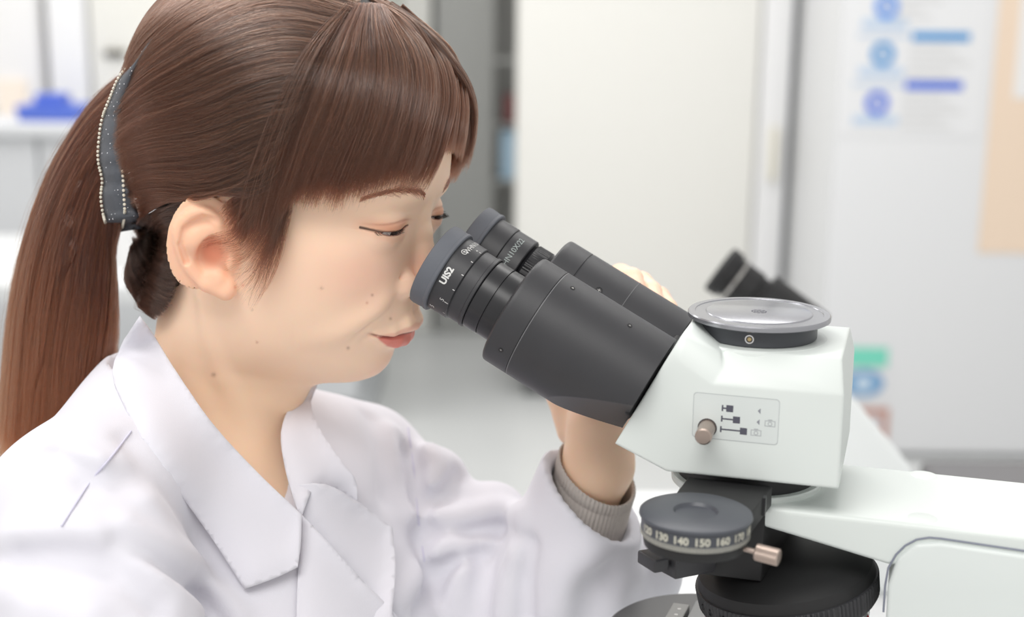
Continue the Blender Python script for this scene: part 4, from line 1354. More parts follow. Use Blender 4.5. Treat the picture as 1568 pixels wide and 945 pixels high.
# eye shadow
for s in (1, -1):
    c = EYE[s]
    x = s * (r_ - c[1]) / 14.6
    up, lo = lid_edges(np.clip(x, -1.4, 1.4)); du = u_ - c[2]
    near_ = (s * r_ > 6) & (f_ > 72)
    blend(near_ * 0.75 * np.exp(-((x - 0.15) / 1.05) ** 4) * smoothstep(9.5, 2.0, du - up) * (du > up - 0.6), (206, 138, 104))
    blend(near_ * 0.35 * np.exp(-((x - 0.1) / 1.0) ** 4) * np.exp(-((du - lo + 2) / 2.5) ** 2), (222, 160, 130))
    ln_ = np.abs(du - up - 0.25 - 0.9 * np.maximum(x - 0.75, 0)) / (0.55 + 0.25 * np.clip(x, 0, 1))
    blend(near_ * 0.95 * np.exp(-ln_ ** 4) * (x > -0.98) * (x < 1.22), (52, 34, 28))
    blend(near_ * 0.7 * np.exp(-((du - lo) / 0.45) ** 2) * (np.abs(x) < 0.95), (170, 104, 88))
    blend(near_ * 0.45 * np.exp(-(np.abs(du - (up + 5.2 - 1.6 * x * x)) / 0.6) ** 2) * np.exp(-(x / 1.05) ** 6), (176, 104, 80))  # shading of the lid crease painted into the tint
# lips
mline = np.interp(qa[:, 1], [0, 8.5, 17, 26, 28], [-37.2, -37.4, -39.0, -37.8, -37.2])
uptop = np.interp(qa[:, 1], [0, 4.5, 9, 17, 25.5, 30], [-29.5, -28.6, -29.8, -34.4, -37.6, -37.6])
lobot = np.interp(qa[:, 1], [0, 8, 16, 23, 26, 30], [-49.0, -48.4, -46.0, -41.0, -38.4, -37.4])
fl_ = f_ > 92
blend(fl_ * 0.33 * smoothstep(0.8, -0.8, u_ - uptop) * (u_ > mline) * smoothstep(27, 24.5, qa[:, 1]), (222, 134, 122))
blend(fl_ * 0.8 * smoothstep(-0.8, 0.8, u_ - lobot) * (u_ <= mline) * smoothstep(26.5, 23.5, qa[:, 1]), (216, 104, 98))
blend(fl_ * 0.75 * np.exp(-((u_ - mline) / 0.8) ** 2) * smoothstep(29, 25, qa[:, 1]), (120, 56, 50))  # shade in the parting of the lips, painted as a dark line
# moles and freckles where the face has them
for px, py, rad, c in ((492, 441, 1.0, (150, 100, 76)), (570, 452, 1.0, (160, 104, 78)), (533, 533, 1.2, (150, 110, 90)), (386, 474, 0.8, (160, 130, 116)), (394, 524, 0.9, (176, 104, 84)),
                       (327, 574, 1.6, (120, 92, 66)), (598, 488, 1.1, (168, 120, 88)), (562, 464, 1.0, (206, 130, 98)), (372, 437, 0.9, (216, 120, 90)), (360, 440, 0.9, (224, 126, 96))):
    o = np.array([0, 0, ZC]); dd = P(px, py, 1.0) - o
    W3 = to_world(V); rel_ = W3 - o; tt = rel_ @ dd / (dd @ dd)
    dist = np.linalg.norm(rel_ - tt[:, None] * dd, axis=1) * 1000
    cand = dist < 3
    if cand.any():
        tmin = tt[cand].min()
        blend(np.exp(-(dist / (rad * 0.85)) ** 2) * (tt < tmin + 0.012) * 0.55, c)
# hand: knuckles and palm
hm = (f_ > 150)
if hm.any():
    kd_ = np.min([np.linalg.norm(V - k, axis=1) for k in PIP + TIPF], axis=0)
    blend(hm * 0.7 * np.exp(-(kd_ / 13) ** 2), (243, 178, 154))
    blend(hm * 0.35, (240, 204, 178))

skin = bpy.data.materials.new('skin'); skin.use_nodes = True
nt = skin.node_tree; b = nt.nodes['Principled BSDF']
at = nt.nodes.new('ShaderNodeAttribute'); at.attribute_name = 'tint'
nt.links.new(at.outputs['Color'], b.inputs['Base Color'])
b.inputs['Roughness'].default_value = 0.48
b.inputs['Specular IOR Level'].default_value = 0.35
b.inputs['Subsurface Weight'].default_value = 0.35
b.inputs['Subsurface Radius'].default_value = (1.0, 0.4, 0.2)
b.inputs['Subsurface Scale'].default_value = 0.004
tc = nt.nodes.new('ShaderNodeTexCoord'); nz = nt.nodes.new('ShaderNodeTexNoise'); nz.inputs['Scale'].default_value = 900; nz.inputs['Detail'].default_value = 3
bp = nt.nodes.new('ShaderNodeBump'); bp.inputs['Strength'].default_value = 0.06; bp.inputs['Distance'].default_value = 0.0006
nt.links.new(tc.outputs['Object'], nz.inputs['Vector']); nt.links.new(nz.outputs['Fac'], bp.inputs['Height']); nt.links.new(bp.outputs['Normal'], b.inputs['Normal'])

seat_base = to_world((-60, 0, -330)); 
person = empty('person', (seat_base[0], seat_base[1], 0.0))
tag(person, 'person in a white lab coat with a brown ponytail looking into the black eyepieces', 'person')
PO = np.array([seat_base[0], seat_base[1], 0.0])
WV = to_world(V) - PO
me.vertices.foreach_set('co', WV.ravel())
ca = me.color_attributes.new('tint', 'FLOAT_COLOR', 'POINT')
ca.data.foreach_set('color', np.concatenate([colr, np.ones((len(V), 1))], 1).ravel())
me.polygons.foreach_set('use_smooth', [True] * len(me.polygons))
me.materials.append(skin); me.update()
body = bpy.data.objects.new('body', me); COL.objects.link(body); body.parent = person

# eyeballs
M_eyew = mat('eye_white', srgb(222, 212, 206), 0.15, spec=0.6)
M_iris = mat('dark_brown_iris', srgb(48, 30, 22), 0.12, spec=0.7)
look = np.array([0.97, 0.0, -0.17]); look /= np.linalg.norm(look)
for s in (1, -1):
    c = to_world(EYE[s]) - PO
    lw = look @ HM
    prof = [(EYE_R * math.cos(a), EYE_R * math.sin(a)) for a in np.linspace(math.pi, 0.46, 30)]
    eb = MB().lathe(mm(prof), c, lw, HU, 48).build('eyeball', M_eyew, person)
    prof = [(EYE_R * math.cos(a) + (0.5 * (1 - (a / 0.46) ** 2)), EYE_R * math.sin(a)) for a in np.linspace(0.46, 0, 10)]
    MB().lathe(mm(prof), c, lw, HU, 40).build('iris', M_iris, eb)

# lashes
M_lash = mat('lash_black', srgb(30, 22, 20), 0.5)
rnd = random.Random(11)
for s in (1, -1):
    lm_ = MB(); c = EYE[s]
    for k in range(46):
        x = -0.85 + 1.95 * k / 45 + rnd.uniform(-0.02, 0.02)
        up, lo = lid_edges(np.float64(min(x, 1.15)))
        dr = x * 14.0
        du = float(up) - 0.2 - (0.0 if x < 0.9 else -0.4 * (x - 0.9))
        rr = EYE_R + 1.2
        if x < 1.0:
            df = math.sqrt(max(rr * rr - dr * dr - du * du, 4.0))
        else:
            df = math.sqrt(max(rr * rr - (13.0) ** 2 - du * du, 4.0)) - (x - 1.0) * 8
        p0 = c + np.array([df, s * dr, du])
        ln_ = 3.6 + 1.4 * x + rnd.uniform(-0.8, 0.6)
        d0 = np.array([0.9, s * (0.1 + 0.4 * x), -0.35]); d0 /= np.linalg.norm(d0)
        d1 = np.array([0.9, s * (0.12 + 0.45 * x), 0.16]); d1 /= np.linalg.norm(d1)
        p1 = p0 + d0 * ln_ * 0.55; p2 = p1 + d1 * ln_ * 0.45
        lm_.tube([to_world(p) - PO for p in (p0, p1, p2)], [0.00013, 0.0001, 0.00003], 4, cap=False)
    lm_.build('eyelashes', M_lash, person)
# ------------------------------------------------------------------ person: hair
rng = np.random.default_rng(7)


def hair_T(f, r, u):
    t = 6.0 + 6.5 * smoothstep(60, 120, u) + 2.0 * smoothstep(10, -60, f)
    return t


BUN = loc_r(232, 418, 0)


def d_shell(p):
    p = np.asarray(p, np.float32)
    f, r, u = p[:, 0], p[:, 1], p[:, 2]
    d = d_loft(f, r, u) - hair_T(f, r, u)
    crown = d_ell(p, (7, 0, 80), (107, 85, 84))
    d = smin(d, crown, 12)
    d = smin(d, d_ell(p, BUN, (15, 40, 30)), 12)
    return d


def trace(px, lift=0.0):
    """sight lines px (n,2) -> local points where they first meet the hair shell (or pass nearest to it)"""
    px = np.asarray(px, float); n = len(px)
    o = np.array([0, 0, ZC])
    D = np.array([P(x, y, 1.0) - o for x, y in px])
    t = np.full(n, 0.62); best = np.full(n, 1e9); bt = t.copy(); hit = np.zeros(n, bool)
    nd = np.linalg.norm(D, axis=1)
    for _ in range(90):
        w = o + D * t[:, None]
        d = d_shell(to_local(w)).astype(float) - lift
        upd = (~hit) & (np.abs(d) < best)
        best[upd] = np.abs(d)[upd]; bt[upd] = t[upd]
        hit |= d < 0.15
        t = np.where(hit, t, t + np.maximum(np.abs(d), 0.3) * 0.75 / 1000 / nd)
        t = np.minimum(t, 1.2)
    return to_local(o + D * bt[:, None])


def sheet(guides, ns=48, nt=26, depth=None, lift=0.0):
    """guides: list of pixel polylines -> (ns, nt, 3) local grid lying on the hair shell"""
    G = np.stack([resample(g, nt) for g in guides])          # k, nt, 2
    k = len(guides)
    S = np.stack([resample(G[:, j], ns) if k > 2 else resample(G[:, j], ns) for j in range(nt)], 1)
    if depth is None:
        q = trace(S.reshape(-1, 2), lift).reshape(ns, nt, 3)
        for _ in range(2):
            q[1:-1] = 0.25 * q[:-2] + 0.5 * q[1:-1] + 0.25 * q[2:]
            q[:, 1:-1] = 0.25 * q[:, :-2] + 0.5 * q[:, 1:-1] + 0.25 * q[:, 2:]
        return q
    return S


def grid_normals(q):
    a = np.gradient(q, axis=0); b = np.gradient(q, axis=1)
    n = np.cross(a, b); n /= (np.linalg.norm(n, axis=2, keepdims=True) + 1e-9)
    c = q - np.array([5, 0, 40.0])
    s = np.sign((n * c).sum(2, keepdims=True)); s[s == 0] = 1
    return n * s


STR = []          # (points (m, n, 3), radius root, radius tip)


def strands(q, m, thick=(0.0, 3.0), n=16, wob=1.2, clump=0.5, nclump=90, taper=(0.85, 1.0), fly=0.02, r0=0.085, start=(0.0, 0.02), mirror=False, frizz=0.25, soft=0.0, rag=0.0):
    ns, nt, _ = q.shape
    nrm = grid_normals(q)
    s = rng.random(m); lay = rng.random(m) ** 0.8
    if soft: s = np.where(rng.random(m) < np.minimum(1, s / soft + 0.12), s, soft + (1 - soft) * rng.random(m))
    cl = rng.integers(0, nclump, m); cs = (rng.random(nclump)); cl_s = cs[cl]
    order = np.argsort(np.abs(cs[None, :] - s[:200, None]), axis=1)   # nearest clump for quick use
    cs_sorted = np.sort(cs); idx = np.clip(np.searchsorted(cs_sorted, s), 1, nclump - 1)
    near = np.where(np.abs(cs_sorted[idx] - s) < np.abs(cs_sorted[idx - 1] - s), cs_sorted[idx], cs_sorted[idx - 1])
    t1 = np.clip(rng.uniform(taper[0], taper[1], m) + rng.uniform(-rag, 0, nclump)[np.minimum(idx, nclump - 1)], 0.2, 1); t0 = rng.uniform(start[0], start[1], m)
    tt = t0[:, None] + (t1 - t0)[:, None] * np.linspace(0, 1, n)[None]
    ph = rng.random((m, 3)) * 6.28; fr = rng.uniform(0.5, 1.6, (m, 3))
    amp = rng.normal(0, wob / 1000.0 * 6, m)
    ss = s[:, None] + (near - s)[:, None] * clump * tt ** 1.5 + amp[:, None] * np.sin(ph[:, :1] + fr[:, :1] * 3 * tt) * 1.0
    drift = rng.normal(0, fly, m)
    ss = np.clip(ss + drift[:, None] * tt ** 2, 0, 1)
    a = ss * (ns - 1); i = np.minimum(a.astype(int), ns - 2); fa = (a - i)[..., None]
    b = tt * (nt - 1); j = np.minimum(b.astype(int), nt - 2); fb = (b - j)[..., None]
    bil = lambda g: (g[i, j] * (1 - fa) + g[i + 1, j] * fa) * (1 - fb) + (g[i, j + 1] * (1 - fa) + g[i + 1, j + 1] * fa) * fb
    pos = bil(q); nn = bil(nrm)
    ck = rng.normal(0, 0.7, nclump)[np.minimum(idx, nclump - 1)]
    h = thick[0] + (thick[1] - thick[0]) * lay + ck * 0.9
    if soft: h = h * np.clip(s / soft, 0.1, 1)
    pos = pos + nn * (h[:, None] * np.minimum(1, 0.25 + tt * 3))[..., None]
    pos = pos + frizz * np.sin(ph[:, None, :] + fr[:, None, :] * 9 * tt[..., None])
    STR.append((pos.astype(np.float32), r0))
    if mirror:
        mk = rng.random(m) < 0.5
        pm = pos[mk].copy(); pm[..., 1] *= -1
        STR.append((pm.astype(np.float32), r0 * 1.4))


def emit_strands(name, material, tip=0.3, parent=None, kind='stuff'):
    tot = sum(len(p) for p, _ in STR); cnt = np.concatenate([np.full(len(p), p.shape[1]) for p, _ in STR])
    hc = bpy.data.hair_curves.new(name)
    hc.add_curves([int(c) for c in cnt])
    pos = np.concatenate([(to_world(p.reshape(-1, 3)) - PO) for p, _ in STR]).astype(np.float32)
    hc.attributes['position'].data.foreach_set('vector', pos.ravel())
    rad = np.concatenate([np.tile(r0 * (1 - (1 - tip) * np.linspace(0, 1, p.shape[1]) ** 3), len(p)) for p, r0 in STR]).astype(np.float32) / 1000
    if 'radius' not in hc.attributes: hc.attributes.new('radius', 'FLOAT', 'POINT')
    hc.attributes['radius'].data.foreach_set('value', rad)
    hc.materials.append(material)
    o = bpy.data.objects.new(name, hc); COL.objects.link(o); o.parent = parent or person
    o['kind'] = kind
    STR.clear()
    return o


def hair_mat(name, dark, light, rough=0.27, var=0.35, tipc=None):
    m = bpy.data.materials.new(name); m.use_nodes = True
    nt = m.node_tree; nt.nodes.clear()
    out = nt.nodes.new('ShaderNodeOutputMaterial'); h = nt.nodes.new('ShaderNodeBsdfHairPrincipled')
    h.parametrization = 'COLOR'
    hi = nt.nodes.new('ShaderNodeHairInfo'); mx = nt.nodes.new('ShaderNodeMix'); mx.data_type = 'RGBA'
    mx.inputs[6].default_value = srgb(*dark); mx.inputs[7].default_value = srgb(*light)
    pw = nt.nodes.new('ShaderNodeMath'); pw.operation = 'POWER'; pw.inputs[1].default_value = 2.2
    nt.links.new(hi.outputs['Random'], pw.inputs[0]); nt.links.new(pw.outputs[0], mx.inputs[0])
    last = mx.outputs[2]
    if tipc:
        m2 = nt.nodes.new('ShaderNodeMix'); m2.data_type = 'RGBA'; m2.inputs[7].default_value = srgb(*tipc)
        mr = nt.nodes.new('ShaderNodeMapRange'); mr.inputs[1].default_value = 0.35; mr.inputs[2].default_value = 1.0; mr.inputs[4].default_value = 0.8
        nt.links.new(hi.outputs['Intercept'], mr.inputs[0]); nt.links.new(mr.outputs[0], m2.inputs[0]); nt.links.new(last, m2.inputs[6]); last = m2.outputs[2]
    nt.links.new(last, h.inputs['Color'])
    h.inputs['Roughness'].default_value = rough; h.inputs['Radial Roughness'].default_value = 0.45
    h.inputs['Coat'].default_value = 0.6; h.inputs['Random Roughness'].default_value = 0.3
    nt.links.new(h.outputs[0], out.inputs['Surface'])
    return m


M_hair = hair_mat('dark_brown_hair', (28, 22, 20), (116, 78, 60), tipc=(74, 47, 36))
M_tail = hair_mat('brown_ponytail_hair', (50, 30, 25), (112, 66, 46), tipc=(124, 74, 50))
M_core = mat('hair_undercoat', srgb(28, 20, 18), 0.6, var=0.25, vscale=120)

# under-cap that fills the hair
HL_U = [-60, -35, -20, 0, 12, 22, 34, 50, 66, 80, 96, 150]
HL_F = [-36, -28, -22, -16, -9, 4, 34, 56, 66, 84, 96, 130]
def d_capmesh(p):
    p = np.asarray(p, np.float32)
    f, r, u = p[:, 0], p[:, 1], p[:, 2]
    d = d_shell(p) + 0.8
    d = smax(d, -(d_loft(f, r, u) + 1.5), 1.0)
    fr = np.interp(u, HL_U, HL_F).astype(np.float32)
    d = smax(d, (f - fr) * 0.8, 3.0)
    d = smax(d, -(u + 45 + (f + 30) * 0.2), 4.0)
    qe = p.copy(); qe[:, 1] = np.abs(qe[:, 1])
    d = smax(d, -d_ell(qe, EC + np.array([11, 0, 4]), (38, 24, 34)), 2.0)
    return d


cv_, cf_ = surface_nets(d_capmesh, (-125, -105, -70), (135, 105, 180), 2.0)
capo = mesh_obj('hair_base', to_world(cv_) - PO, cf_, M_core, person)

# swept-back side hair, from the parting to the clip
back = sheet([
    [(560, -40), (430, -75), (310, -40), (235, 25), (200, 95)],
    [(556, -12), (430, -30), (310, 10), (232, 70), (190, 130)],
    [(552, 2), (440, 25), (320, 70), (235, 125), (184, 168)],
    [(546, 14), (440, 70), (325, 125), (240, 172), (180, 205)],
    [(536, 32), (440, 112), (330, 178), (245, 215), (180, 238)],
    [(520, 62), (430, 160), (330, 225), (250, 256), (190, 268)],
    [(500, 110), (420, 205), (335, 268), (262, 290), (196, 292)],
    [(470, 170), (410, 245), (345, 296), (272, 312), (200, 314)],
    [(446, 225), (400, 270), (345, 284), (280, 292), (206, 328)],
    [(446, 250), (412, 290), (362, 297), (304, 294), (256, 308), (210, 338)]])
strands(back, 14000, (0.0, 4.2), wob=1.9, clump=0.88, nclump=120, r0=0.105, mirror=True, taper=(0.93, 1.0), frizz=0.3)
strands(back, 900, (2.5, 6.0), wob=3.0, clump=0.2, nclump=60, taper=(0.5, 1.0), frizz=0.8, fly=0.05, r0=0.06)
# lower hair that runs behind the ear into the gathered nape
low = sheet([
    [(330, 300), (285, 306), (248, 318), (215, 335), (200, 345)],
    [(310, 305), (268, 312), (236, 332), (216, 350), (206, 356)],
    [(275, 330), (250, 335), (228, 352), (216, 364), (210, 360)],
    [(268, 380), (246, 372), (228, 376), (212, 378), (208, 362)],
    [(272, 420), (250, 408), (228, 402), (206, 398), (206, 366)],
    [(266, 455), (242, 444), (216, 426), (198, 410), (204, 370)],
    [(250, 482), (228, 466), (206, 444), (193, 420), (202, 372)],
    [(238, 490), (220, 476), (202, 452), (190, 424), (200, 376)]])
_main = list(STR); STR.clear()
strands(low, 5200, (0.0, 2.4), wob=1.4, clump=0.7, nclump=60, mirror=True, frizz=0.3, start=(0, 0.12))
strands(low, 260, (1.5, 5.0), wob=3.0, clump=0.1, nclump=40, frizz=1.2, fly=0.06, r0=0.055, start=(0, 0.3))
strands(low, 900, (-1.0, 1.0), wob=1.4, clump=0.5, nclump=60, frizz=0.3, start=(0, 0.05), r0=0.12)
nape = emit_strands('nape_hair', hair_mat('blackish_nape_hair', (36, 29, 27), (98, 74, 64)))
STR.extend(_main)
# fringe on the near side
fr_ = sheet([
    [(532, 6), (475, 70), (425, 160), (392, 245), (374, 310), (366, 372)],
    [(536, 6), (492, 70), (450, 160), (415, 260), (394, 338), (380, 384)],
    [(542, 6), (500, 80), (458, 170), (425, 270), (408, 340), (384, 386)],
    [(548, 6), (510, 90), (470, 180), (440, 270), (424, 330), (416, 372)],
    [(553, 6), (522, 95), (488, 190), (462, 265), (450, 300), (440, 330)],
    [(558, 6), (536, 95), (510, 185), (492, 255), (485, 290), (478, 322)],
    [(563, 6), (556, 95), (540, 180), (524, 250), (515, 290), (512, 324)],
    [(569, 6), (580, 90), (572, 175), (556, 245), (545, 285), (541, 318)],
    [(576, 7), (604, 85), (604, 165), (590, 235), (580, 270), (572, 308)],
    [(584, 9), (628, 82), (636, 155), (624, 220), (612, 258), (602, 300)],
    [(592, 12), (650, 82), (664, 145), (652, 205), (640, 250), (626, 294)]], lift=1.0)
strands(fr_, 10500, soft=0.28, rag=0.07, thick=(0.0, 4.4), wob=1.8, clump=0.9, nclump=95, r0=0.105, taper=(0.82, 1.0), mirror=True, frizz=0.25)
strands(fr_, 700, (2.0, 5.5), wob=3.0, clump=0.2, nclump=60, taper=(0.8, 1.04 - 0.04), frizz=0.7, fly=0.05, r0=0.06)
# thin see-through end of the fringe across the forehead
th_ = sheet([
    [(592, 12), (650, 82), (664, 145), (652, 205), (640, 250), (622, 288)],
    [(600, 14), (664, 84), (680, 145), (668, 205), (654, 250), (634, 290)],
    [(606, 16), (676, 88), (693, 148), (684, 200), (672, 240), (648, 292)]], lift=0.8)
th2 = sheet([
    [(606, 16), (676, 88), (694, 148), (688, 200), (680, 238)],
    [(612, 12), (684, 84), (704, 146), (703, 196), (695, 236)],
    [(616, 6), (692, 80), (713, 146), (714, 194), (704, 250)]], lift=0.5)
strands(th2, 1600, (-1.5, 1.5), wob=1.4, clump=0.7, nclump=30, taper=(0.8, 1.0), frizz=0.25)
strands(th_, 1500, (0.0, 2.2), wob=1.6, clump=0.85, nclump=22, taper=(0.8, 1.0), frizz=0.2)
# far side of the fringe, beyond the forehead
M_ = np.array([1, -1, 1.0])
far = np.stack([resample(np.array(g, float) - np.array([5, 0, 0]), 26) for g in [
    [(40, 2, 160), (78, -6, 147), (103, -14, 120), (114, -22, 96), (114, -30, 72), (108, -38, 60)],
    [(40, -2, 160), (74, -18, 147), (98, -30, 120), (110, -36, 96), (111, -42, 72), (106, -47, 54)],
    [(38, -6, 160), (68, -30, 145), (90, -46, 118), (102, -52, 94), (103, -56, 70), (98, -60, 46)],
    [(34, -10, 159), (60, -42, 142), (78, -60, 115), (88, -66, 90), (88, -70, 62), (80, -73, 30)]]])
far = np.stack([resample(far[:, j], 40) for j in range(26)], 1)
strands(far, 3600, (-2.5, 2.5), wob=1.6, clump=0.7, nclump=50, taper=(0.82, 1.0), frizz=0.3)
# top of the head to the far side of the parting
topf = np.stack([resample(np.array(g, float), 26) for g in [
    [(40, 0, 160), (75, 0, 149), (98, -2, 124), (108, -6, 104), (111, -14, 88), (110, -22, 76)],
    [(40, 3, 160), (74, 12, 149), (97, 14, 124), (107, 10, 104), (111, 2, 88), (110, -8, 78)]]])
topf = np.stack([resample(topf[:, j], 20) for j in range(26)], 1)
strands(topf, 2200, (-1.5, 2.0), wob=1.6, clump=0.7, nclump=30, taper=(0.6, 1.0), frizz=0.3)
hair = emit_strands('hair', M_hair)
tag(hair, 'dark brown hair with fringe, swept back to a clip')

# sidelock wisps before the ear
wis = sheet([
    [(420, 240), (396, 290), (378, 326), (358, 350), (338, 356), (306, 366)],
    [(430, 250), (412, 310), (390, 352), (366, 366), (336, 368), (300, 384)],
    [(440, 270), (424, 330), (404, 372), (372, 384), (345, 376), (330, 380)],
    [(446, 290), (432, 345), (416, 385), (404, 410), (396, 440), (380, 470)],
    [(450, 300), (440, 350), (430, 390), (420, 420), (410, 440), (400, 455)]], lift=0.6)
strands(wis, 1300, (0.0, 2.5), wob=4.0, clump=0.6, nclump=34, taper=(0.45, 1.0), frizz=0.7, fly=0.1, r0=0.06)
sb = sheet([
    [(404, 272), (374, 292), (352, 306), (336, 322)],
    [(408, 290), (380, 312), (360, 332), (346, 352)],
    [(414, 305), (394, 334), (380, 356), (368, 378)]], lift=0.4)
strands(sb, 1500, (-1.0, 1.5), wob=2.5, clump=0.6, nclump=40, taper=(0.6, 1.0), frizz=0.4, start=(0, 0.15))
o_ = emit_strands('hair_wisps', M_hair)

# ponytail
pg = [[(190, 112), (140, 160), (82, 255), (40, 365), (17, 475), (6, 580), (-6, 700)],
      [(176, 158), (128, 215), (86, 300), (56, 400), (40, 500), (30, 600), (18, 730)],
      [(172, 205), (134, 262), (107, 340), (90, 430), (80, 530), (75, 630), (66, 750)],
      [(172, 255), (148, 308), (132, 380), (126, 460), (122, 560), (116, 650), (106, 750)],
      [(176, 300), (162, 350), (160, 420), (160, 500), (156, 590), (146, 680), (132, 750)],
      [(184, 345), (174, 392), (175, 450), (176, 510), (172, 570), (166, 640), (150, 730)]]
S2 = sheet(pg, ns=48, nt=30, depth=True)
dline = np.interp(np.linspace(0, 1, 30), [0, 0.15, 0.4, 0.7, 1.0], [0.915, 0.925, 0.935, 0.94, 0.94])
ws = np.linspace(0, 1, 48)
def tail_layer(v):
    out = np.zeros((48, 30, 3))
    for i in range(48):
        half = math.sqrt(max(0, 1 - (2 * ws[i] - 1) ** 2))
        for j in range(30):
            dd = dline[j] - v * half * 0.030 * (0.55 + 0.45 * min(1, j / 8))
            out[i, j] = PL(S2[i, j, 0], S2[i, j, 1], dd)
    return out
for v, m_ in ((1.0, 7000), (0.75, 4000), (0.4, 2500), (-0.2, 1800), (-0.8, 1800)):
    q = tail_layer(v)
    strands(q, m_, (-2.0, 2.0), wob=2.2, clump=0.88, nclump=46, taper=(0.78, 1.0), frizz=0.5, fly=0.03, n=22, r0=0.11)
strands(tail_layer(1.05), 260, (0.0, 4.0), wob=4.0, clump=0.1, nclump=30, taper=(0.7, 1.0), frizz=1.6, fly=0.08, n=22, r0=0.06)
tail = emit_strands('ponytail', M_tail)
tag(tail, 'long straight brown ponytail hanging behind the shoulder')
# filling under the ponytail strands
g1 = tail_layer(0.6); g2 = tail_layer(-0.6)
ii = np.linspace(3, 44, 20).astype(int); jj = np.arange(1, 27)
mbt = MB()
A_ = g1[np.ix_(ii, jj)].reshape(-1, 3); B_ = g2[np.ix_(ii, jj)].reshape(-1, 3)
nI, nJ = len(ii), len(jj)
fc_ = [(a * nJ + b, a * nJ + b + 1, (a + 1) * nJ + b + 1, (a + 1) * nJ + b) for a in range(nI - 1) for b in range(nJ - 1)]
per = [a * nJ for a in range(nI)] + [(nI - 1) * nJ + b for b in range(1, nJ)] + [a * nJ + nJ - 1 for a in range(nI - 2, -1, -1)] + [b for b in range(nJ - 2, 0, -1)]
off = nI * nJ
fc2 = [tuple(off + k for k in q[::-1]) for q in fc_]
sd = [(per[k], per[(k + 1) % len(per)], off + per[(k + 1) % len(per)], off + per[k]) for k in range(len(per))]
mesh_obj('ponytail_base', np.vstack([to_world(A_), to_world(B_)]) - PO, fc_ + fc2 + sd, mat('ponytail_undercoat', srgb(44, 28, 24), 0.6, var=0.2, vscale=90), person)

# eyebrows
def brow(path, m, seed):
    r_n = np.random.default_rng(seed)
    pts = resample(np.array(path, float), 40); out = []
    for k in range(m):
        t = r_n.random(); i = int(t * 38)
        p = pts[i] + np.array([0, 0, r_n.normal(0, 2.0 * (0.5 + 0.5 * math.sin(math.pi * min(1, t * 1.2 + 0.1))))])
        tg = pts[i + 1] - pts[i]; tg /= np.linalg.norm(tg)
        d = tg * 1.0 + np.array([0.15, 0, 0.35 - 0.7 * (p[2] > pts[i][2])])
        q = p[None] + d[None] * np.linspace(0, r_n.uniform(3.5, 6), 5)[:, None]
        out.append(q)
    q = np.array(out); sh = q.shape
    pr = project(q.reshape(-1, 3).astype(float), 3, 3.0)
    STR.append(((pr + grad(pr) * 0.25).reshape(sh).astype(np.float32), 0.07))
for s in (1, -1):
    brow([(108, s * 14, 55), (106, s * 24, 58.5), (100, s * 36, 59), (91, s * 46, 55), (85, s * 51, 51)], 650, 5 + s)
    emit_strands('eyebrow', hair_mat('brow_brown', (52, 34, 28), (84, 56, 44)))

# hair clip with bead edging
clipL = resample([(226, 62), (205, 95), (185, 120), (172, 150), (160, 182), (155, 215), (154, 246), (160, 276), (158, 302), (163, 334), (172, 357)], 44)
clipR = resample([(236, 60), (210, 100), (198, 140), (192, 180), (190, 215), (192, 246), (198, 276), (204, 302), (212, 330), (218, 350)], 44)
nC = 10
clip_root = None
gridc = np.zeros((44, nC, 3))
for i in range(44):
    pr = trace([clipR[i]], 1.0)[0]
    dR = float((to_world(pr) - np.array([0, 0, ZC])) @ (P(784, 472.5, 1.0) - np.array([0, 0, ZC])))
    for j in range(nC):
        t = j / (nC - 1)
        x, y = clipR[i] * (1 - t) + clipL[i] * t
        gridc[i, j] = PL(x, y, dR - 0.002 - 0.004 * math.sin(math.pi * t) + 0.016 * t * t)
vC = to_world(gridc.reshape(-1, 3)) - PO
fC = [(i * nC + j, i * nC + j + 1, (i + 1) * nC + j + 1, (i + 1) * nC + j) for i in range(43) for j in range(nC - 1)]
M_clip = mat('grey_glitter_fabric', srgb(80, 83, 90), 0.5, spec=0.4, bump=0.2, bscale=1500, var=0.18, vscale=260)
clip = mesh_obj('hair_clip', vC, fC, M_clip, person)
md = clip.modifiers.new('thickness', 'SOLIDIFY'); md.thickness = 0.0012; md.offset = 0
gl = MB(); rg = random.Random(3)
for k in range(70):
    i = rg.randrange(2, 41); j = rg.randrange(1, nC - 1)
    p = gridc[i, j] + np.array([0, 0.9, 0]); rr = rg.choice([0.25, 0.3, 0.45])
    w = to_world(p) - PO
    gl.lathe([(-rr / 1000, 0), (0, rr / 1000), (rr / 1000, 0)], w, (0.3, -0.9, 0.3), (0, 0, 1), 6)
g_ = gl.build('glitter', mat('glitter_silver', srgb(235, 236, 240), 0.2, metal=0.8), clip); g_['kind'] = 'stuff'
loop = list(gridc[:, -1] + np.array([-0.6, 1.6, 0])) + [gridc[43, 7] + (0, 1.8, -1.5), gridc[42, 5] + (0, 1.9, 0), gridc[39, 3] + (0, 2.0, 0), gridc[35, 2] + (0, 2.0, 0), gridc[30, 1] + (0, 1.8, 0)]
lp = resample(np.array(loop), 118)
bd = MB()
for p in lp:
    w = to_world(p) - PO
    bd.lathe([(0.0011 * math.cos(a), 0.0011 * math.sin(a)) for a in np.linspace(math.pi, 0, 5)], w, (0, 0, 1), (1, 0, 0), 8)
b_ = bd.build('bead_chain', mat('pearl_beads', srgb(226, 220, 204), 0.25, metal=0.4), clip); b_['kind'] = 'stuff'
# ------------------------------------------------------------------ person: lab coat and knitted cuff
from mathutils.geometry import delaunay_2d_cdt
O_ = np.array([0, 0, ZC])
VZ = P(784, 472.5, 1.0) - O_                                   # optical axis


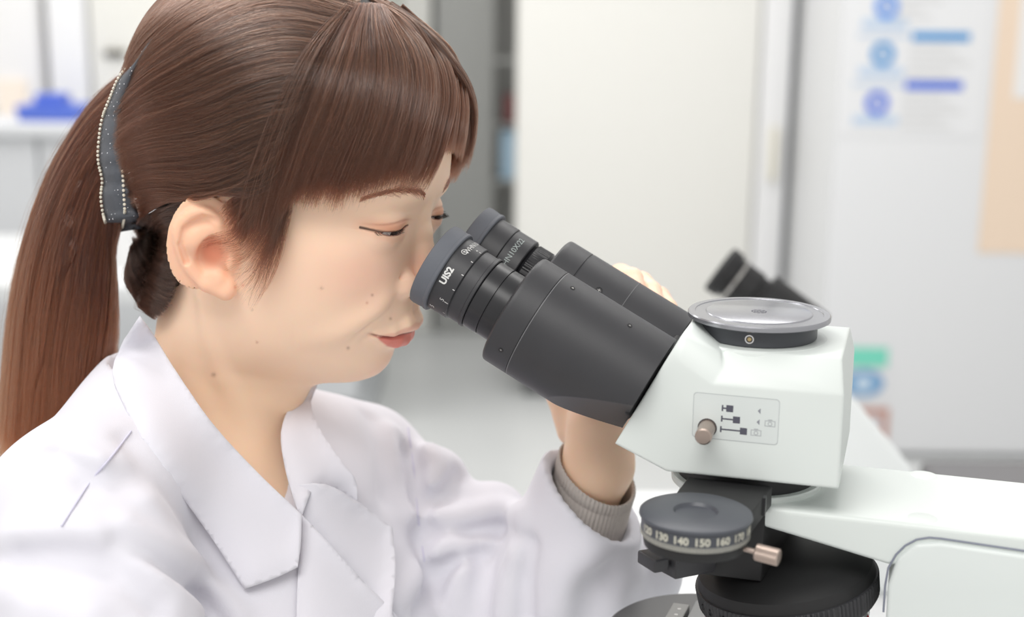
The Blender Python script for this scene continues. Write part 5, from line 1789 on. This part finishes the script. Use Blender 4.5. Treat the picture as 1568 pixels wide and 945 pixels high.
def trace_sdf(fn, px, t0=0.55, t1=1.5):
    px = np.asarray(px, float); n = len(px)
    D = np.array([P(x, y, 1.0) - O_ for x, y in px]); nd = np.linalg.norm(D, axis=1)
    t = np.full(n, t0); best = np.full(n, 1e9); bt = t.copy(); hit = np.zeros(n, bool)
    for _ in range(110):
        d = fn(to_local(O_ + D * t[:, None])).astype(float)
        u = (~hit) & (np.abs(d) < best); best[u] = np.abs(d)[u]; bt[u] = t[u]
        hit |= d < 0.2
        t = np.where(hit | (t > t1), t, t + np.maximum(d, 0.4) * 0.8 / 1000 / nd)
    return bt, hit


SH_Rc = PL(126, 796, 0.815); SH_Lc = PL(556, 712, 1.03)
EL_Lc = PL(790, 968, 0.985); CUFF_L = PL(908, 770, 0.925)
NB = PL(300, 690, 0.925)


def d_coat0(p):
    """outer surface of the coat before folds"""
    d = d_cap(p, PL(245, 640, 0.915), SH_Rc, 49, 55)
    d = smin(d, d_cap(p, PL(420, 690, 0.975), SH_Lc, 46, 43), 40)
    d = smin(d, d_cap(p, NB, PL(330, 1000, 0.93), 62, 118), 50)
    d = smin(d, d_cap(p, PL(420, 800, 0.93), PL(440, 1050, 0.92), 62, 92), 40)
    d = smin(d, d_cap(p, PL(500, 760, 0.985), PL(560, 1050, 0.98), 52, 78), 45)
    d = smin(d, d_cap(p, PL(170, 800, 0.93), PL(110, 1000, 0.93), 50, 80), 40)
    # near arm
    d = smin(d, d_cap(p, SH_Rc, PL(150, 1130, 0.74), 56, 60), 18)
    # far arm
    ua = d_chain(p, [SH_Lc, PL(640, 790, 1.005), EL_Lc], [43, 42, 50])
    d = smin(d, ua, 12)
    d = smin(d, d_sph(p, PL(664, 736, 1.0), 25), 14)
    d = smin(d, d_sph(p, PL(752, 796, 0.99), 28), 12)
    d = smin(d, d_cap(p, PL(900, 905, 0.967), PL(985, 880, 0.972), 46, 28), 12)
    fa = d_chain(p, [EL_Lc, PL(862, 872, 0.955), PL(930, 700, 0.918)], [50, 45, 40])
    d = smin(d, fa, 14)
    return d


FOLDS = []          # (local polyline, width mm, amplitude mm, power)


def fold(px, width, amp):
    px = resample(np.array(px, float), 12)
    t, h = trace_sdf(d_coat0, px)
    D = np.array([P(x, y, 1.0) - O_ for x, y in px])
    FOLDS.append((to_local(O_ + D * t[:, None]), width, amp))


# near shoulder and sleeve
fold([(193, 806), (257, 842), (309, 882), (360, 945)], 8, 8.4)
fold([(180, 832), (245, 868), (296, 905), (338, 955)], 8, -8.4)
fold([(20, 822), (129, 818), (200, 850), (262, 900), (310, 955)], 10, 8.4)
fold([(30, 852), (130, 850), (190, 880), (240, 925)], 9, -8.4)
fold([(60, 900), (100, 874), (160, 866)], 9, -5.6)
fold([(88, 692), (120, 712), (141, 733)], 7, -5.6)
fold([(70, 676), (108, 690), (150, 706)], 7, 4.2)
fold([(141, 735), (165, 740), (215, 728)], 9, -4.2)
fold([(200, 672), (240, 720), (290, 790), (340, 870)], 9, -7.0)
fold([(225, 770), (260, 820), (300, 870)], 8, 4.2)
fold([(0, 905), (60, 915), (130, 945)], 12, 7.0)
# far front and the crook of the far arm
fold([(626, 690), (640, 760), (650, 830), (655, 880)], 8, -12.6)
fold([(600, 660), (612, 720), (622, 790)], 8, 5.6)
fold([(570, 640), (585, 700), (590, 760)], 9, -4.2)
fold([(655, 690), (672, 712), (662, 740)], 8, 9.8)
fold([(700, 728), (684, 752), (655, 772)], 6, -11.2)
fold([(640, 790), (700, 792), (770, 780), (800, 790)], 8, 11.2)
fold([(650, 812), (710, 815), (760, 806)], 7, -8.4)
fold([(660, 850), (700, 838), (740, 832)], 8, 8.4)
fold([(655, 880), (690, 860), (730, 850)], 6, -9.8)
fold([(690, 945), (700, 900), (712, 860)], 8, 8.4)
fold([(735, 945), (738, 900), (745, 850)], 8, -8.4)
fold([(770, 945), (775, 900), (790, 850)], 8, 9.8)
fold([(806, 945), (806, 890), (812, 835)], 6, -12.6)
fold([(850, 940), (870, 880), (900, 850)], 14, 8.4)
fold([(900, 945), (905, 900), (930, 880)], 12, -7.0)
fold([(950, 945), (950, 900), (970, 880)], 12, 5.6)
fold([(600, 930), (640, 880), (690, 820)], 9, 7.0)
fold([(640, 940), (660, 900), (690, 860)], 7, -7.0)


NV1 = PL(330, 600, 0.90); NV2 = PL(420, 700, 0.875)
VB = None


def d_open(p):
    """room for the neck and the V in front"""
    d = d_cap(p, PL(300, 480, 0.91), PL(320, 640, 0.905), 60, 58)
    d = smin(d, d_chain(p, [PL(345, 640, 0.90), PL(405, 690, 0.878), PL(448, 765, 0.868)], [56, 39, 24]), 10)
    return d


CUT_N = np.array([0.62, 0.70, -0.36]); CUT_N = CUT_N[0] * np.array([cr, 0, 0]) + CUT_N[1] * (P(784, 471.5, 1) - P(784, 472.5, 1)) / np.linalg.norm(P(784, 471.5, 1) - P(784, 472.5, 1)) + CUT_N[2] * VZ
CUT_L = HM @ CUT_N; CUT_L /= np.linalg.norm(CUT_L)
CUT_O = PL(915, 772, 0.925)


def d_coat(p):
    p = np.asarray(p, np.float32)
    out = np.full(len(p), 1e3, np.float32)
    for a in range(0, len(p), 300000):
        q = p[a:a + 300000]
        d = d_coat0(q)
        m = np.abs(d) < 25
        if m.any():
            qq = q[m]; dd = d[m]
            for pl, w, amp in FOLDS:
                b0 = pl.min(0) - 3 * w; b1 = pl.max(0) + 3 * w
                mm_ = np.all((qq > b0) & (qq < b1), axis=1)
                if mm_.any(): dd[mm_] -= amp * np.exp(-(curve_dist(qq[mm_], list(pl)) / w) ** 2)
            d[m] = dd
        # fabric shell, open at neck, cuff and hem
        sh = smax(d, -d_open(q), 2.0)
        sh = smax(sh, -d_cap(q, CUFF_L * 0.95 + PL(862, 872, 0.955) * 0.05, PL(930, 700, 0.918), 32, 34), 2.0)
        arm_ = (q[:, 0] > CUT_O[0] - 75)
        sh = np.where(arm_, smax(sh, ((q - np.float32(CUT_O)) @ np.float32(CUT_L)), 2.0), sh)
        out[a:a + 300000] = sh
    return out


def d_coat_solid(p):
    p = np.asarray(p, np.float32); d = d_coat0(p)
    for pl, w, amp in FOLDS: d = d - amp * np.exp(-(curve_dist(p, list(pl)) / w) ** 2)
    return d


M_coat = mat('white_cotton', srgb(219, 218, 226), 0.75, spec=0.25, bump=0.12, bscale=1400, sheen=0.25)
_t0 = _time.time()
lo_c = np.minimum.reduce([SH_Rc - 100, PL(-20, 900, 0.92) - 110, EL_Lc - 80, PL(150, 1130, 0.74) - 80]); hi_c = np.maximum.reduce([SH_Rc + 90, CUFF_L + 80, EL_Lc + 90, np.array([150, 90, -70])])
lo_c[2] = max(lo_c[2], -345)
cV, cF = surface_nets(d_coat, lo_c, hi_c, 3.0, 8)
print('coat nets', len(cV), _time.time() - _t0)
for _ in range(1):
    e = 0.5; d0 = d_coat(cV).astype(float); g = np.stack([(d_coat(cV + np.eye(3)[k] * e) - d_coat(cV - np.eye(3)[k] * e)) / (2 * e) for k in range(3)], 1)
    stp = -(d0 / ((g * g).sum(1) + 0.05))[:, None] * g; ln = np.linalg.norm(stp, axis=1, keepdims=True)
    cV = cV + stp * np.minimum(1, 1.5 / (ln + 1e-9))
coat = mesh_obj('lab_coat', to_world(cV) - PO, cF, M_coat, person)
tag(coat, 'white lab coat with notched collar')
sm_ = coat.modifiers.new('smooth', 'SMOOTH'); sm_.factor = 0.5; sm_.iterations = 4


def patch(name, outline, lift, parent, step=7.0, smooth=14, thick=0.0011, pins=(), fns=None, material=None):
    """cloth piece: its outline on the garment, lifted off what lies beneath it"""
    pts = np.array(outline, float); ring_ = []
    for i in range(len(pts)):
        a, b = pts[i], pts[(i + 1) % len(pts)]
        n = max(1, int(np.linalg.norm(b - a) / step))
        ring_ += [a + (b - a) * k / n for k in range(n)]
    ring_ = np.array(ring_); nb_ = len(ring_)
    x0, y0 = ring_.min(0); x1, y1 = ring_.max(0)
    gx, gy = np.meshgrid(np.arange(x0 + step / 2, x1, step), np.arange(y0 + step / 2, y1, step))
    q = np.stack([gx.ravel(), gy.ravel()], 1)
    ins = np.zeros(len(q), bool)
    for i in range(nb_):
        a, b = ring_[i], ring_[(i + 1) % nb_]
        c = ((a[1] > q[:, 1]) != (b[1] > q[:, 1]))
        with np.errstate(divide='ignore', invalid='ignore'):
            ins ^= c & (q[:, 0] < (b[0] - a[0]) * (q[:, 1] - a[1]) / (b[1] - a[1]) + a[0])
    q = q[ins]
    dmin = np.min(np.linalg.norm(q[:, None] - ring_[None], axis=2), axis=1)
    q = q[dmin > step * 0.45]
    allp = np.vstack([ring_, q])
    r = delaunay_2d_cdt([Vector(p) for p in allp], [], [list(range(nb_))], 1, 1e-4)
    v2 = np.array([v[:] for v in r[0]]); fcs = [tuple(f) for f in r[2]]
    dz = None
    for fn in (fns or (d_coat_solid, lambda p: sdf(p))):
        t, h = trace_sdf(fn, v2)
        t = np.where(h, t, 9.0)
        dz = t if dz is None else np.minimum(dz, t)
    ok = dz < 5
    dz = np.where(ok, dz, np.median(dz[ok]))
    dz = dz - (lift(v2) if callable(lift) else lift) / 1000.0
    pinv = np.zeros(len(v2), bool)
    for (x, y, dd) in pins:
        k = np.argmin(np.hypot(v2[:, 0] - x, v2[:, 1] - y)); dz[k] = dd; pinv[k] = True
    nbr = [set() for _ in v2]
    for f in fcs:
        for i in range(len(f)):
            a, b = f[i], f[(i + 1) % len(f)]; nbr[a].add(b); nbr[b].add(a)
    I = np.array([a for a in range(len(v2)) for b in nbr[a]]); J = np.array([b for a in range(len(v2)) for b in nbr[a]])
    cnt = np.bincount(I, minlength=len(v2))
    for _ in range(smooth):
        av = np.bincount(I, weights=dz[J], minlength=len(v2)) / np.maximum(cnt, 1)
        dz = np.where(pinv, dz, 0.4 * dz + 0.6 * av)
    w = np.array([P(x, y, d) for (x, y), d in zip(v2, dz)]) - PO
    o = mesh_obj(name, w, fcs, material or M_coat, parent)
    md = o.modifiers.new('thickness', 'SOLIDIFY'); md.thickness = thick; md.offset = 0
    return o


curve_px = lambda pts, n: [tuple(p) for p in resample(np.array(pts, float), n)]
# near collar
inner = curve_px([(214, 484), (232, 508), (268, 566), (325, 648), (395, 724), (462, 788)], 26)
outer = curve_px([(375, 902), (318, 815), (262, 738), (215, 668), (183, 606), (172, 566), (190, 520)], 26)
front = curve_px([(462, 788), (461, 830), (456, 869)], 6)[1:] + curve_px([(456, 869), (420, 886), (375, 902)], 6)[1:-1]
def lift_c(v):
    return 8.5 + 0 * v[:, 0]
coll = patch('collar', inner + front + outer, lift_c, coat, smooth=22)
tag(coll, None)
# near lapel
lap = patch('lapel', curve_px([(462, 788), (500, 828), (548, 882), (600, 935), (640, 985)], 14) + [(455, 985)] + curve_px([(454, 940), (455, 900), (457, 866)], 5), 6.0, coat, smooth=20)
# far collar and lapel
fc1 = curve_px([(472, 579), (455, 599), (437, 637), (430, 668), (436, 715), (448, 760), (461, 795)], 18)
fcol = patch('collar', fc1 + curve_px([(466, 780), (480, 748), (505, 748), (547, 770)], 8) + curve_px([(547, 768), (545, 735), (522, 704), (492, 660), (476, 620), (486, 590)], 16), 9.0, coat, smooth=24)
flap = patch('lapel', curve_px([(452, 742), (500, 742), (547, 768), (601, 808)], 12) + curve_px([(601, 808), (606, 870), (600, 940)], 8) + [(620, 985), (560, 985)] + curve_px([(560, 920), (500, 850), (458, 790)], 8), lambda v: 6.5 + 7.0 * smoothstep(550, 600, v[:, 0]), coat, smooth=24)
# collar stand that passes behind the neck
cb = []
uu = [(-104, 7.0), (-112, 9.0), (-124, 14.0), (-138, 22.0), (-146, 27.0)]
ths = np.concatenate([np.linspace(2.0, math.pi, 26), np.linspace(math.pi, 2 * math.pi - 1.9, 26)[1:]])
for (u, off) in uu:
    for th in ths:
        t_ = th if th <= math.pi else 2 * math.pi - th
        sg = 1 if th <= math.pi else -1
        drop = 14 * (1 - smoothstep(1.9, 2.7, t_))
        uz = u - drop
        R = np.interp(t_, TH0, RF[int(np.clip(uz, -170, 0) + 174)]) + off
        cb.append([float(axis_f(np.float64(uz))) + R * math.cos(t_), sg * R * math.sin(t_), uz])
nT = len(ths)
cbf = [(a * nT + b, a * nT + b + 1, (a + 1) * nT + b + 1, (a + 1) * nT + b) for a in range(len(uu) - 1) for b in range(nT - 1)]
cbo = mesh_obj('collar_stand', to_world(np.array(cb)) - PO, cbf, M_coat, coat)
md = cbo.modifiers.new('thickness', 'SOLIDIFY'); md.thickness = 0.0012; md.offset = 0


def seam(px, r=0.0006, name='seam', m=None, sink=-0.0006):
    px = resample(np.array(px, float), 30)
    t, h = trace_sdf(d_coat_solid, px)
    D = np.array([P(x, y, 1.0) - O_ for x, y in px])
    pts = O_ + D * (t + sink)[:, None] - PO
    return MB().tube(list(pts), r, 6).build(name, m or M_coat, coat)


M_seam = mat('seam_shade_lavender', srgb(206, 204, 222), 0.8)  # darker lavender stands for the shading along the seam line
seam([(201, 660), (172, 698), (141, 734), (118, 768), (94, 806)], 0.0006, m=M_seam)
seam([(625, 655), (634, 720), (640, 790), (650, 860)], 0.0006, m=M_seam)

# grey knitted cuff of the pullover under the coat sleeve
kw0 = P(878, 860, 0.955); kw1 = P(915, 722, 0.926)
ka = kw1 - kw0; klen = np.linalg.norm(ka); ka /= klen
M_knit = mat('grey_beige_knit', srgb(200, 192, 186), 0.85, bump=0.4, bscale=900, var=0.08, vscale=300)
kp = [(0.0, 0.030), (klen * 0.5, 0.0285), (klen - 0.012, 0.0282), (klen - 0.0115, 0.0277), (klen - 0.0105, 0.0277), (klen - 0.0095, 0.0284), (klen - 0.001, 0.0286), (klen, 0.028), (klen - 0.002, 0.0262), (klen * 0.5, 0.0265)]
tilt = np.cross(ka, VZ); tilt /= np.linalg.norm(tilt)
kmb = MB().lathe(kp, kw0 - PO, ka, -VZ, 240, r_fn=lambda s, r, a: r + 0.0005 * math.cos(a * 60) * (1 if r > 0.0268 else 0), closed=True)
nv = []
for p in kmb.v:                                   # slanted mouth of the cuff
    s_ = (p - (kw0 - PO)) @ ka; k_ = max(0.0, s_ / klen)
    rad_ = (p - (kw0 - PO)) - s_ * ka
    nv.append(p + ka * k_ ** 2 * ((rad_ @ tilt) * 0.30 + (rad_ @ VZ) * 0.22))
kmb.v = nv
kn = kmb.build('knitted_cuff', M_knit, person, angle=60)
tag(kn, 'grey ribbed knitted cuff showing under the coat sleeve')
